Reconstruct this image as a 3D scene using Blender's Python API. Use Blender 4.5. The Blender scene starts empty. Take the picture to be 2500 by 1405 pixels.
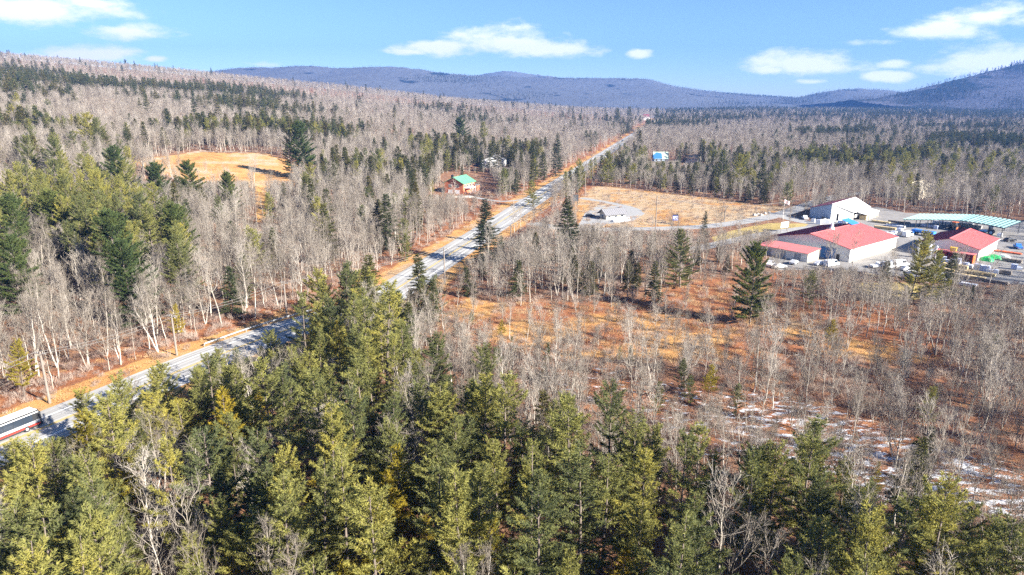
import bpy, math, random
import numpy as np

rng = np.random.default_rng(11)
random.seed(11)
scene = bpy.context.scene
COL = scene.collection

# ------------------------------------------------------------------ camera, world, sun, exposure
CAM_H = 55.0
F_PX = 1667.0
PITCH = math.atan((702.5 - 238.0) / F_PX)
SP, CP = math.sin(PITCH), math.cos(PITCH)

cam_data = bpy.data.cameras.new('camera')
cam = bpy.data.objects.new('camera', cam_data)
COL.objects.link(cam)
cam.location = (0, 0, CAM_H)
cam.rotation_euler = (math.pi / 2 - PITCH, 0, 0)
cam_data.sensor_width = 36.0
cam_data.lens = 36.0 * F_PX / 2500.0
cam_data.clip_start = 0.5
cam_data.clip_end = 40000
scene.camera = cam

SUN_EL = math.radians(26.0)
SUN_AZ = math.radians(-33.0)          # angle from +x; negative = towards the camera side
SUN_DIR = (math.cos(SUN_EL) * math.cos(SUN_AZ), math.cos(SUN_EL) * math.sin(SUN_AZ), math.sin(SUN_EL))

sun_data = bpy.data.lights.new('sun', 'SUN')
sun_data.energy = 5.0
sun_data.angle = math.radians(0.5)
sun_data.color = (1.0, 0.93, 0.82)
sun = bpy.data.objects.new('sun', sun_data)
COL.objects.link(sun)
sun.location = (300, -150, 300)
from mathutils import Vector
sun.rotation_euler = Vector(SUN_DIR).to_track_quat('Z', 'Y').to_euler()

vs = scene.view_settings
vs.view_transform = 'Standard'
vs.look = 'None'
vs.exposure = 2.05
vs.gamma = 1.0
vs.use_curve_mapping = False
scene.render.engine = 'CYCLES'
cy = scene.cycles
cy.max_bounces = 5
cy.diffuse_bounces = 3
cy.glossy_bounces = 2
cy.transmission_bounces = 3
cy.transparent_max_bounces = 4
cy.volume_bounces = 0
cy.caustics_reflective = False
cy.caustics_refractive = False
cy.use_denoising = False
cy.adaptive_threshold = 0.02
scene.render.filter_size = 0.9

world = bpy.data.worlds.new('World')
scene.world = world
world.use_nodes = True


def px_dir(px, py):
    a = (px - 1250.0) / F_PX
    b = (py - 702.5) / F_PX
    return np.array([a, CP - b * SP, -SP - b * CP])


def px_azel(px, py):
    d = px_dir(px, py)
    d = d / np.linalg.norm(d)
    return math.atan2(d[0], d[1]), math.asin(d[2])


def build_world():
    nt = world.node_tree
    nt.nodes.clear()
    N = nt.nodes.new
    L = nt.links.new
    out = N('ShaderNodeOutputWorld')
    sky = N('ShaderNodeTexSky')
    sky.sky_type = 'NISHITA'
    sky.sun_disc = False
    sky.sun_elevation = SUN_EL
    sky.sun_rotation = math.atan2(SUN_DIR[0], SUN_DIR[1])
    sky.altitude = 2000
    sky.air_density = 0.85
    sky.dust_density = 0.6
    sky.ozone_density = 4.6
    bg = N('ShaderNodeBackground')
    bg.inputs['Strength'].default_value = 0.05
    L(sky.outputs[0], bg.inputs['Color'])
    tc = N('ShaderNodeTexCoord')
    nz = N('ShaderNodeTexNoise')
    nz.inputs['Scale'].default_value = 13.0
    nz.inputs['Detail'].default_value = 6.0
    nz.inputs['Roughness'].default_value = 0.62
    mp = N('ShaderNodeMapping')
    mp.inputs['Scale'].default_value = (1, 1, 2.6)
    L(tc.outputs['Generated'], mp.inputs['Vector'])
    L(mp.outputs[0], nz.inputs['Vector'])
    sep = N('ShaderNodeSeparateXYZ')
    L(tc.outputs['Generated'], sep.inputs[0])

    def M(op, a, b=None, c=None):
        m = N('ShaderNodeMath')
        m.operation = op
        for i, v in enumerate((a, b, c)):
            if v is None:
                continue
            if isinstance(v, (int, float)):
                m.inputs[i].default_value = v
            else:
                L(v, m.inputs[i])
        return m.outputs[0]
    az = M('ARCTAN2', sep.outputs[0], sep.outputs[1])
    az = M('WRAP', az, 2.0944 / 2, -2.0944 / 2)          # the same bank of clouds goes on round the horizon
    el = M('ARCSINE', sep.outputs[2])
    n1 = M('SUBTRACT', nz.outputs[0], 0.5)
    # px centre, px half sizes, strength
    clouds = [(70, 22, 190, 42, 1.0), (210, 10, 60, 14, .6), (315, 76, 110, 20, .9), (200, 138, 120, 26, .7), (90, 150, 130, 30, .5),
              (1215, 102, 150, 40, 1.0), (1090, 115, 120, 22, .8), (1370, 122, 120, 20, .9), (1000, 128, 70, 10, .35), (1555, 131, 30, 11, .6),
              (1990, 155, 150, 32, 1.0), (1880, 172, 60, 14, .6), (2165, 186, 70, 13, .8), (2185, 156, 50, 12, .6),
              (2270, 75, 110, 24, .75), (2130, 104, 80, 10, .5), (2430, 36, 120, 26, .8), (2420, 148, 170, 40, 1.0), (2300, 165, 70, 22, .7),
              (620, 157, 60, 10, .35), (1980, 200, 50, 8, .3), (380, 145, 30, 8, .25), (1250, -60, 170, 22, .5), (400, -160, 260, 50, .7), (2000, -190, 300, 60, .8), (1200, -420, 320, 70, .7)]
    cv = N('ShaderNodeCombineXYZ')
    L(az, cv.inputs[0]); L(el, cv.inputs[1])
    total = None
    for (cx, cy_, hx, hy, st) in clouds:
        a0, e0 = px_azel(cx, cy_)
        ia, ie = F_PX / (hx * 0.92), F_PX / (hy * 0.92)
        v = N('ShaderNodeVectorMath'); v.operation = 'MULTIPLY_ADD'
        L(cv.outputs[0], v.inputs[0]); v.inputs[1].default_value = (ia, ie, 0); v.inputs[2].default_value = (-a0 * ia, -e0 * ie, (1 - st) * 0.75)
        ln = N('ShaderNodeVectorMath'); ln.operation = 'LENGTH'
        L(v.outputs[0], ln.inputs[0])
        total = ln.outputs['Value'] if total is None else M('MINIMUM', total, ln.outputs['Value'])
    v = M('ADD', M('SUBTRACT', 1.0, total), M('MULTIPLY', n1, 2.9))
    mr = N('ShaderNodeMapRange')
    mr.interpolation_type = 'SMOOTHSTEP'
    mr.inputs['From Min'].default_value = -0.12
    mr.inputs['From Max'].default_value = 0.72
    L(v, mr.inputs['Value'])
    total = mr.outputs[0]
    cb = N('ShaderNodeBackground')
    cb.inputs['Color'].default_value = (1.0, 0.985, 0.975, 1)
    cb.inputs['Strength'].default_value = 0.44
    mix = N('ShaderNodeMixShader')
    L(M('MULTIPLY', total, 0.93), mix.inputs[0])
    L(bg.outputs[0], mix.inputs[1])
    L(cb.outputs[0], mix.inputs[2])
    L(mix.outputs[0], out.inputs['Surface'])


build_world()

# ------------------------------------------------------------------ terrain function and camera geometry
ROAD0 = np.array([-35.0, 193.0])
RD = np.array([2.46, 9.7]); RD = RD / np.linalg.norm(RD)


def sstep(a, b, v):
    t = np.clip((v - a) / (b - a), 0, 1)
    return t * t * (3 - 2 * t)


def wob(x, y, s, k=0.0):
    x = x / s; y = y / s
    return (np.sin(x * 1.7 + y * 0.9 + k) + np.sin(-x * 1.1 + y * 2.1 + 1.3 + k * 2) + np.sin(x * 3.1 - y * 2.7 + 2.1 + k) * 0.5 + np.sin(x * 4.3 + y * 5.1 + k * 3) * 0.3) / 2.8


def road_s(x, y):
    return (x - ROAD0[0]) * (-RD[1]) + (y - ROAD0[1]) * RD[0]


def T(x, y):
    x = np.asarray(x, float); y = np.asarray(y, float)
    s = road_s(x, y)
    q = np.maximum(s - 45, 0)
    hill = 0.1 * q * q / (q + 60)
    hill = hill * (1 - 0.75 * sstep(1750, 2700, y))
    hill = hill + sstep(60, 300, s) * (wob(x, y, 140) * 2.5 + wob(x, y, 420, 1.0) * 7 * sstep(300, 900, s))
    r = np.maximum(-s - 60, 0)
    right = sstep(1100, 2200, y) * 4
    far = sstep(2600, 5200, y) * 20
    return hill + right * sstep(20, 300, -s) + far


def hit(px, py, h=0.0):
    """ground point (raised by h) seen at a photo pixel"""
    d = px_dir(px, py)
    t = 20.0
    prev = t
    while t < 9000:
        x, y, z = d[0] * t, d[1] * t, CAM_H + d[2] * t
        if z < T(x, y) + h:
            lo, hi = prev, t
            for _ in range(30):
                m = 0.5 * (lo + hi)
                if CAM_H + d[2] * m < T(d[0] * m, d[1] * m) + h:
                    hi = m
                else:
                    lo = m
            t = hi
            return np.array([d[0] * t, d[1] * t, float(T(d[0] * t, d[1] * t))])
        prev = t
        t *= 1.02
    return np.array([d[0] * t, d[1] * t, 0.0])


def proj(x, y, z):
    rz = np.asarray(z, float) - CAM_H
    cd = np.maximum(np.asarray(y) * CP - rz * SP, 1e-3)
    dv = -np.asarray(y) * SP - rz * CP
    return 1250 + np.asarray(x) / cd * F_PX, 702.5 + dv / cd * F_PX, cd


def inpoly(px, py, poly):
    px = np.asarray(px, float); py = np.asarray(py, float)
    r = np.zeros(px.shape, bool)
    n = len(poly)
    j = n - 1
    for i in range(n):
        xi, yi = poly[i]; xj, yj = poly[j]
        c = ((yi > py) != (yj > py)) & (px < (xj - xi) * (py - yi) / (yj - yi + 1e-9) + xi)
        r ^= c
        j = i
    return r


# ------------------------------------------------------------------ materials
def new_mat(name):
    m = bpy.data.materials.new(name)
    m.use_nodes = True
    nt = m.node_tree
    for n in list(nt.nodes):
        nt.nodes.remove(n)
    out = nt.nodes.new('ShaderNodeOutputMaterial')
    return m, nt, out


def simple(name, col, rough=0.7, metal=0.0, noise=0.12, scale=2.0, spec=0.3):
    m, nt, out = new_mat(name)
    p = nt.nodes.new('ShaderNodeBsdfPrincipled')
    p.inputs['Roughness'].default_value = rough
    p.inputs['Metallic'].default_value = metal
    p.inputs['Specular IOR Level'].default_value = spec
    nz = nt.nodes.new('ShaderNodeTexNoise')
    nz.inputs['Scale'].default_value = scale
    nz.inputs['Detail'].default_value = 4
    g = nt.nodes.new('ShaderNodeNewGeometry')
    nt.links.new(g.outputs['Position'], nz.inputs['Vector'])
    mx = nt.nodes.new('ShaderNodeMix'); mx.data_type = 'RGBA'
    mx.inputs[6].default_value = tuple(c * (1 - noise) for c in col) + (1,)
    mx.inputs[7].default_value = tuple(min(1, c * (1 + noise)) for c in col) + (1,)
    nt.links.new(nz.outputs[0], mx.inputs[0])
    nt.links.new(mx.outputs[2], p.inputs['Base Color'])
    nt.links.new(p.outputs[0], out.inputs['Surface'])
    return m


def foliage_mat(name, cols, trans=0.3, nscale=0.35):
    """leaf material: hue varies from tree to tree and softly through the crown"""
    m, nt, out = new_mat(name)
    oi = nt.nodes.new('ShaderNodeObjectInfo')
    g = nt.nodes.new('ShaderNodeNewGeometry')
    nz = nt.nodes.new('ShaderNodeTexNoise')
    nz.inputs['Scale'].default_value = nscale
    nz.inputs['Detail'].default_value = 3
    nt.links.new(g.outputs['Position'], nz.inputs['Vector'])
    ma = nt.nodes.new('ShaderNodeMath'); ma.operation = 'MULTIPLY_ADD'
    nt.links.new(nz.outputs[0], ma.inputs[0]); ma.inputs[1].default_value = 0.9
    mb = nt.nodes.new('ShaderNodeMath'); mb.operation = 'MULTIPLY_ADD'
    nt.links.new(oi.outputs['Random'], mb.inputs[0]); mb.inputs[1].default_value = 0.55; mb.inputs[2].default_value = -0.22
    nt.links.new(mb.outputs[0], ma.inputs[2])
    rp = nt.nodes.new('ShaderNodeValToRGB')
    el = rp.color_ramp.elements
    el[0].position = 0.0; el[0].color = cols[0] + (1,)
    el[1].position = 1.0; el[1].color = cols[-1] + (1,)
    for i in range(1, len(cols) - 1):
        e = el.new(i / (len(cols) - 1)); e.color = cols[i] + (1,)
    nt.links.new(ma.outputs[0], rp.inputs[0])
    d = nt.nodes.new('ShaderNodeBsdfDiffuse')
    nt.links.new(rp.outputs[0], d.inputs[0])
    if trans > 0:
        t = nt.nodes.new('ShaderNodeBsdfTranslucent')
        nt.links.new(rp.outputs[0], t.inputs[0])
        mx = nt.nodes.new('ShaderNodeMixShader'); mx.inputs[0].default_value = trans
        nt.links.new(d.outputs[0], mx.inputs[1]); nt.links.new(t.outputs[0], mx.inputs[2])
        nt.links.new(mx.outputs[0], out.inputs['Surface'])
    else:
        nt.links.new(d.outputs[0], out.inputs['Surface'])
    return m


MAT = {}
MAT['pine'] = foliage_mat('pine_needles', [(0.072, 0.094, 0.052), (0.155, 0.168, 0.066), (0.285, 0.275, 0.082), (0.400, 0.340, 0.072)], trans=0.3)
MAT['pine_far'] = foliage_mat('far_needles', [(0.050, 0.070, 0.042), (0.080, 0.098, 0.046), (0.125, 0.125, 0.048)], trans=0.25)
MAT['darkpine'] = foliage_mat('dark_pine_needles', [(0.045, 0.072, 0.036), (0.085, 0.115, 0.042), (0.150, 0.165, 0.046)], trans=0.25)
MAT['gold'] = foliage_mat('golden_needles', [(0.20, 0.18, 0.03), (0.32, 0.26, 0.035), (0.38, 0.27, 0.03)])
MAT['hemlock'] = foliage_mat('hemlock_needles', [(0.045, 0.062, 0.034), (0.070, 0.082, 0.036), (0.105, 0.100, 0.036), (0.130, 0.092, 0.036)], trans=0.2)
MAT['spruce'] = foliage_mat('spruce_needles', [(0.036, 0.052, 0.034), (0.055, 0.068, 0.034), (0.075, 0.080, 0.034)], trans=0.15)
MAT['pine_bark'] = simple('pine_bark', (0.16, 0.13, 0.11), 0.9, noise=0.4, scale=1.5)
MAT['bark'] = foliage_mat('pale_bark', [(0.12, 0.10, 0.085), (0.35, 0.315, 0.27), (0.62, 0.58, 0.52)], trans=0, nscale=0.6)
MAT['twig'] = foliage_mat('bare_twigs', [(0.110, 0.094, 0.078), (0.235, 0.206, 0.174), (0.43, 0.392, 0.345)], trans=0, nscale=0.2)
MAT['twig_far'] = foliage_mat('slope_twigs', [(0.080, 0.078, 0.080), (0.135, 0.132, 0.135)], trans=0, nscale=0.01)
MAT['brush'] = foliage_mat('brush_stems', [(0.18, 0.11, 0.085), (0.28, 0.20, 0.165), (0.40, 0.33, 0.28), (0.32, 0.16, 0.09)], trans=0.1, nscale=0.06)
MAT['straw'] = foliage_mat('straw_grass', [(0.32, 0.17, 0.08), (0.47, 0.32, 0.16), (0.58, 0.48, 0.32)], trans=0.2, nscale=0.08)
MAT['asphalt'] = None


def ground_material():
    m, nt, out = new_mat('ground_litter')
    N = nt.nodes.new; L = nt.links.new
    p = N('ShaderNodeBsdfPrincipled'); p.inputs['Roughness'].default_value = 0.95; p.inputs['Specular IOR Level'].default_value = 0.1
    g = N('ShaderNodeNewGeometry')

    def noise(scale, detail=6, rough=0.6):
        n = N('ShaderNodeTexNoise'); n.inputs['Scale'].default_value = scale; n.inputs['Detail'].default_value = detail; n.inputs['Roughness'].default_value = rough
        L(g.outputs['Position'], n.inputs['Vector'])
        return n.outputs[0]

    def ramp(v, stops):
        r = N('ShaderNodeValToRGB'); el = r.color_ramp.elements
        el[0].position = stops[0][0]; el[0].color = stops[0][1] + (1,)
        el[1].position = stops[-1][0]; el[1].color = stops[-1][1] + (1,)
        for s_, c in stops[1:-1]:
            e = el.new(s_); e.color = c + (1,)
        L(v, r.inputs[0]); return r.outputs[0]

    def attr(n):
        a = N('ShaderNodeAttribute'); a.attribute_name = n; return a.outputs['Fac']

    def M(op, a, b=None):
        q = N('ShaderNodeMath'); q.operation = op
        for i, v in enumerate((a, b)):
            if v is None: continue
            if isinstance(v, (int, float)): q.inputs[i].default_value = v
            else: L(v, q.inputs[i])
        return q.outputs[0]

    def mixc(f, a, b):
        x = N('ShaderNodeMix'); x.data_type = 'RGBA'
        L(f, x.inputs[0]); L(a, x.inputs[6]); L(b, x.inputs[7]); return x.outputs[2]

    def mask(a, n, lo, hi, k=0.9):
        v = M('ADD', attr(a), M('MULTIPLY', M('SUBTRACT', n, 0.5), k))
        r = N('ShaderNodeMapRange'); r.interpolation_type = 'SMOOTHSTEP'
        r.inputs['From Min'].default_value = lo; r.inputs['From Max'].default_value = hi
        L(v, r.inputs['Value']); return r.outputs[0]
    n_big = noise(0.045); n_mid = noise(0.22); n_fine = noise(1.6, 8, 0.7)
    comb0 = M('ADD', M('MULTIPLY', n_mid, 0.55), M('MULTIPLY', n_fine, 0.45))
    comb = M('ADD', M('MULTIPLY', comb0, 0.75), M('MULTIPLY', n_big, 0.25))
    comb = M('ADD', M('MULTIPLY', M('SUBTRACT', comb, 0.5), 1.7), 0.5)
    base = ramp(comb, [(0.25, (0.085, 0.045, 0.030)), (0.45, (0.19, 0.10, 0.06)), (0.6, (0.29, 0.165, 0.10)), (0.8, (0.36, 0.25, 0.17))])
    grass = ramp(comb, [(0.15, (0.13, 0.055, 0.030)), (0.34, (0.33, 0.145, 0.055)), (0.5, (0.47, 0.26, 0.095)), (0.68, (0.52, 0.31, 0.125)), (0.85, (0.56, 0.40, 0.22))])
    rust = ramp(comb, [(0.2, (0.085, 0.040, 0.026)), (0.5, (0.26, 0.105, 0.050)), (0.8, (0.42, 0.22, 0.11))])
    lawn = ramp(comb, [(0.25, (0.22, 0.17, 0.06)), (0.5, (0.38, 0.29, 0.11)), (0.8, (0.44, 0.36, 0.17))])
    snow = ramp(n_fine, [(0.2, (0.45, 0.46, 0.50)), (0.8, (0.72, 0.73, 0.76))])
    pale = ramp(comb, [(0.2, (0.24, 0.14, 0.085)), (0.5, (0.39, 0.285, 0.175)), (0.8, (0.52, 0.43, 0.32))])
    c = mixc(mask('grass', n_mid, 0.35, 0.62), base, grass)
    c = mixc(mask('pale', n_big, 0.42, 0.62, 1.4), c, pale)
    c = mixc(mask('rust', n_big, 0.40, 0.62), c, rust)
    wood = ramp(n_mid, [(0.3, (0.12, 0.10, 0.10)), (0.7, (0.24, 0.21, 0.20))])
    c = mixc(mask('wood', n_mid, 0.4, 0.6, 0.2), c, wood)
    c = mixc(mask('lawn', n_mid, 0.4, 0.6, 0.4), c, lawn)
    nsn = N('ShaderNodeTexNoise'); nsn.inputs['Scale'].default_value = 0.5; nsn.inputs['Detail'].default_value = 7; nsn.inputs['Roughness'].default_value = 0.65
    mp = N('ShaderNodeMapping'); mp.inputs['Scale'].default_value = (0.7, 1.5, 1); L(g.outputs['Position'], mp.inputs[0]); L(mp.outputs[0], nsn.inputs['Vector'])
    c = mixc(mask('snow', nsn.outputs[0], 0.60, 0.68, 3.0), c, snow)
    L(c, p.inputs['Base Color'])
    b = N('ShaderNodeBump'); b.inputs['Strength'].default_value = 0.9; b.inputs['Distance'].default_value = 0.5
    L(comb, b.inputs['Height']); L(b.outputs[0], p.inputs['Normal'])
    L(p.outputs[0], out.inputs['Surface'])
    return m


def asphalt_material(name, lo, hi, scale=0.5):
    m, nt, out = new_mat(name)
    N = nt.nodes.new; L = nt.links.new
    p = N('ShaderNodeBsdfPrincipled'); p.inputs['Roughness'].default_value = 0.85; p.inputs['Specular IOR Level'].default_value = 0.3
    g = N('ShaderNodeNewGeometry')
    n = N('ShaderNodeTexNoise'); n.inputs['Scale'].default_value = scale; n.inputs['Detail'].default_value = 9; n.inputs['Roughness'].default_value = 0.7
    L(g.outputs['Position'], n.inputs['Vector'])
    r = N('ShaderNodeValToRGB'); e = r.color_ramp.elements
    e[0].position = 0.3; e[0].color = lo + (1,); e[1].position = 0.7; e[1].color = hi + (1,)
    L(n.outputs[0], r.inputs[0]); L(r.outputs[0], p.inputs['Base Color'])
    L(p.outputs[0], out.inputs['Surface'])
    return m


def road_material():
    """old pale concrete-grey highway: darker oil strips in the lanes, sealed cracks along and across"""
    m, nt, out = new_mat('highway_asphalt')
    N = nt.nodes.new; L = nt.links.new
    p = N('ShaderNodeBsdfPrincipled'); p.inputs['Roughness'].default_value = 0.85; p.inputs['Specular IOR Level'].default_value = 0.3
    uv = N('ShaderNodeUVMap')
    sp = N('ShaderNodeSeparateXYZ'); L(uv.outputs[0], sp.inputs[0])

    def M(op, a, b=None):
        q = N('ShaderNodeMath'); q.operation = op
        for i, v in enumerate((a, b)):
            if v is None: continue
            if isinstance(v, (int, float)): q.inputs[i].default_value = v
            else: L(v, q.inputs[i])
        return q.outputs[0]
    mp = N('ShaderNodeMapping'); mp.inputs['Scale'].default_value = (1.6, 0.03, 1); L(uv.outputs[0], mp.inputs[0])
    n1 = N('ShaderNodeTexNoise'); n1.inputs['Scale'].default_value = 1.0; n1.inputs['Detail'].default_value = 5; L(mp.outputs[0], n1.inputs['Vector'])
    n2 = N('ShaderNodeTexNoise'); n2.inputs['Scale'].default_value = 0.6; n2.inputs['Detail'].default_value = 8; n2.inputs['Roughness'].default_value = 0.7; L(uv.outputs[0], n2.inputs['Vector'])
    f = M('ADD', M('MULTIPLY', n1.outputs[0], 0.85), M('MULTIPLY', n2.outputs[0], 0.15))
    r = N('ShaderNodeValToRGB'); e = r.color_ramp.elements
    e[0].position = 0.32; e[0].color = (0.20, 0.198, 0.195, 1); e[1].position = 0.62; e[1].color = (0.42, 0.415, 0.405, 1)
    L(f, r.inputs[0])
    L(r.outputs[0], p.inputs['Base Color'])
    L(p.outputs[0], out.inputs['Surface'])
    return m


def metal_roof(name, col, rough=0.45, seam=0.6, axis=None):
    """sheet metal with faint standing seams running down the slope (uses UV: u along the eave in metres)"""
    m, nt, out = new_mat(name)
    N = nt.nodes.new; L = nt.links.new
    p = N('ShaderNodeBsdfPrincipled'); p.inputs['Roughness'].default_value = rough; p.inputs['Specular IOR Level'].default_value = 0.35
    g = N('ShaderNodeNewGeometry')
    n = N('ShaderNodeTexNoise'); n.inputs['Scale'].default_value = 0.4; n.inputs['Detail'].default_value = 6
    L(g.outputs['Position'], n.inputs['Vector'])
    mx = N('ShaderNodeMix'); mx.data_type = 'RGBA'
    mx.inputs[6].default_value = tuple(c * 0.86 for c in col) + (1,); mx.inputs[7].default_value = tuple(min(1, c * 1.1) for c in col) + (1,)
    L(n.outputs[0], mx.inputs[0]); L(mx.outputs[2], p.inputs['Base Color'])
    L(p.outputs[0], out.inputs['Surface'])
    return m


MAT['ground'] = ground_material()
MAT['road'] = road_material()
MAT['pave'] = asphalt_material('drive_asphalt', (0.25, 0.25, 0.248), (0.38, 0.375, 0.365))
MAT['yard'] = asphalt_material('yard_asphalt', (0.17, 0.165, 0.16), (0.30, 0.285, 0.27), 0.25)
MAT['gravel'] = asphalt_material('gravel_track', (0.30, 0.27, 0.22), (0.46, 0.42, 0.36), 0.6)
MAT['white_line'] = simple('white_line_paint', (0.80, 0.80, 0.78), 0.7, noise=0.2)
MAT['yellow_line'] = simple('yellow_line_paint', (0.55, 0.38, 0.07), 0.7, noise=0.2)
MAT['white'] = simple('white_siding', (0.75, 0.73, 0.67), 0.6, noise=0.10, scale=0.5)
MAT['whitemetal'] = simple('white_painted_metal', (0.80, 0.80, 0.80), 0.4, noise=0.05)
MAT['cream'] = simple('cream_siding', (0.62, 0.56, 0.44), 0.6, noise=0.08, scale=0.5)
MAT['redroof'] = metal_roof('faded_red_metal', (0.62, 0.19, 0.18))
MAT['maroon'] = metal_roof('maroon_or_shaded_red_metal', (0.20, 0.035, 0.06))  # own colour on store and far house; painted shade on warehouse and barn slopes
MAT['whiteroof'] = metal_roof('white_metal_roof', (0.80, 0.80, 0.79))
MAT['teal'] = metal_roof('teal_metal', (0.34, 0.54, 0.51))
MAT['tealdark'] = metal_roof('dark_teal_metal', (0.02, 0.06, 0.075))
MAT['greenroof'] = metal_roof('green_metal', (0.13, 0.36, 0.22))
MAT['palegreen'] = metal_roof('pale_green_metal', (0.50, 0.62, 0.50))
MAT['darkroof'] = simple('dark_shingles', (0.085, 0.085, 0.095), 0.9, noise=0.3, scale=3)
MAT['greyroof'] = simple('grey_shingles', (0.20, 0.20, 0.215), 0.9, noise=0.25, scale=3)
MAT['tanroof'] = simple('tan_shingles', (0.40, 0.27, 0.17), 0.9, noise=0.25, scale=3)
MAT['brick'] = simple('red_brick', (0.50, 0.17, 0.085), 0.85, noise=0.3, scale=4)
MAT['glass'] = simple('window_glass', (0.03, 0.04, 0.055), 0.1, noise=0.1, spec=0.8)
MAT['dark'] = simple('dark_metal', (0.03, 0.032, 0.035), 0.5, noise=0.2)
MAT['grey'] = simple('grey_metal', (0.32, 0.33, 0.34), 0.5, noise=0.1)
MAT['blue'] = simple('blue_paint', (0.05, 0.22, 0.62), 0.45, noise=0.15)
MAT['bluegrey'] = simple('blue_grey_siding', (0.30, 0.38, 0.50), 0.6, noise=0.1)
MAT['tarp'] = simple('blue_tarp', (0.035, 0.14, 0.36), 0.5, noise=0.3, scale=1.2)
MAT['paleblue'] = simple('pale_blue_metal', (0.25, 0.45, 0.70), 0.4, noise=0.1)
MAT['red'] = simple('red_paint', (0.42, 0.04, 0.03), 0.5, noise=0.15)
MAT['orange'] = simple('orange_paint', (0.62, 0.13, 0.03), 0.5, noise=0.15)
MAT['yellow'] = simple('yellow_paint', (0.70, 0.46, 0.04), 0.5, noise=0.15)
MAT['green'] = simple('green_tarp', (0.03, 0.42, 0.12), 0.5, noise=0.2)
MAT['rubber'] = simple('tyre_rubber', (0.02, 0.02, 0.02), 0.9, noise=0.2)
MAT['lumber'] = simple('fresh_lumber', (0.58, 0.45, 0.24), 0.8, noise=0.25, scale=5)
MAT['oldwood'] = simple('weathered_wood', (0.24, 0.21, 0.18), 0.9, noise=0.3, scale=4)
MAT['log'] = simple('felled_logs', (0.34, 0.29, 0.24), 0.9, noise=0.35, scale=2)
MAT['wrap'] = simple('white_wrap', (0.74, 0.75, 0.78), 0.35, noise=0.12, scale=3)
MAT['bluewrap'] = simple('blue_white_wrap', (0.42, 0.48, 0.68), 0.4, noise=0.3, scale=2)
MAT['stone'] = simple('pale_stone', (0.48, 0.45, 0.40), 0.9, noise=0.3, scale=2)
MAT['pole'] = simple('pole_wood', (0.22, 0.19, 0.165), 0.9, noise=0.3, scale=3)
MAT['wire'] = simple('power_wire', (0.16, 0.15, 0.14), 0.5)
MAT['galv'] = simple('galvanised_steel', (0.45, 0.46, 0.47), 0.4, metal=0.3)
MAT['black'] = simple('black_paint', (0.012, 0.012, 0.014), 0.3, spec=0.5)
MAT['silver'] = simple('silver_paint', (0.45, 0.46, 0.48), 0.3, spec=0.5)
MAT['sign_blue'] = simple('sign_blue', (0.05, 0.08, 0.35), 0.5)


# ------------------------------------------------------------------ mesh helpers
class MB:
    def __init__(self):
        self.v = []; self.f = []

    def quad(self, a, b, c, d):
        n = len(self.v); self.v += [tuple(a), tuple(b), tuple(c), tuple(d)]; self.f.append((n, n + 1, n + 2, n + 3))
        return self

    def poly(self, pts):
        n = len(self.v); self.v += [tuple(p) for p in pts]; self.f.append(tuple(range(n, n + len(pts))))
        return self

    def extrude(self, bottom, top):
        n = len(self.v); k = len(bottom)
        self.v += [tuple(p) for p in bottom] + [tuple(p) for p in top]
        self.f.append(tuple(range(n + k - 1, n - 1, -1)))
        self.f.append(tuple(range(n + k, n + 2 * k)))
        for i in range(k):
            j = (i + 1) % k
            self.f.append((n + i, n + j, n + k + j, n + k + i))
        return self

    def box(self, c, s, rz=0.0):
        cx, cy_, cz = c; hx, hy, hz = s[0] / 2, s[1] / 2, s[2] / 2
        ca, sa = math.cos(rz), math.sin(rz)
        b = [(cx + x * ca - y * sa, cy_ + x * sa + y * ca) for x, y in ((-hx, -hy), (hx, -hy), (hx, hy), (-hx, hy))]
        return self.extrude([(x, y, cz - hz) for x, y in b], [(x, y, cz + hz) for x, y in b])

    def tube(self, pts, radii, k=6, cap=True):
        V, F = tube_arrays(np.array(pts, float), np.array(radii, float), k)
        n = len(self.v); self.v += [tuple(p) for p in V]
        self.f += [tuple(int(i) + n for i in f) for f in F]
        if cap:
            self.f.append(tuple(range(n + k - 1, n - 1, -1)))
            m = n + len(V) - k
            self.f.append(tuple(range(m, m + k)))
        return self

    def build(self, name, mat, parent=None, smooth=False):
        me = bpy.data.meshes.new(name)
        me.from_pydata(self.v, [], self.f)
        me.update()
        if smooth:
            me.polygons.foreach_set('use_smooth', [True] * len(me.polygons))
        return link(name, me, mat, parent)


def link(name, me, mat=None, parent=None):
    if mat is not None and len(me.materials) == 0:
        for m_ in (mat if isinstance(mat, (list, tuple)) else [mat]):
            me.materials.append(MAT[m_] if isinstance(m_, str) else m_)
    o = bpy.data.objects.new(name, me)
    COL.objects.link(o)
    if parent is not None:
        o.parent = parent
    return o


def tube_arrays(P, R, k):
    n = len(P)
    ax = P[-1] - P[0]
    ln = np.linalg.norm(ax)
    ax = ax / ln if ln > 1e-9 else np.array([0, 0, 1.0])
    ref = np.array([0, 0, 1.0]) if abs(ax[2]) < 0.8 else np.array([1.0, 0, 0])
    u = np.cross(ax, ref); u /= np.linalg.norm(u)
    w = np.cross(ax, u)
    an = np.arange(k) * 2 * math.pi / k
    ring = np.cos(an)[:, None] * u + np.sin(an)[:, None] * w
    V = (P[:, None, :] + R[:, None, None] * ring[None]).reshape(-1, 3)
    i = np.arange(n - 1)[:, None] * k
    j = np.arange(k)[None]; j2 = (j + 1) % k
    F = np.stack([i + j, i + j2, i + k + j2, i + k + j], -1).reshape(-1, 4)
    return V, F


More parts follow.
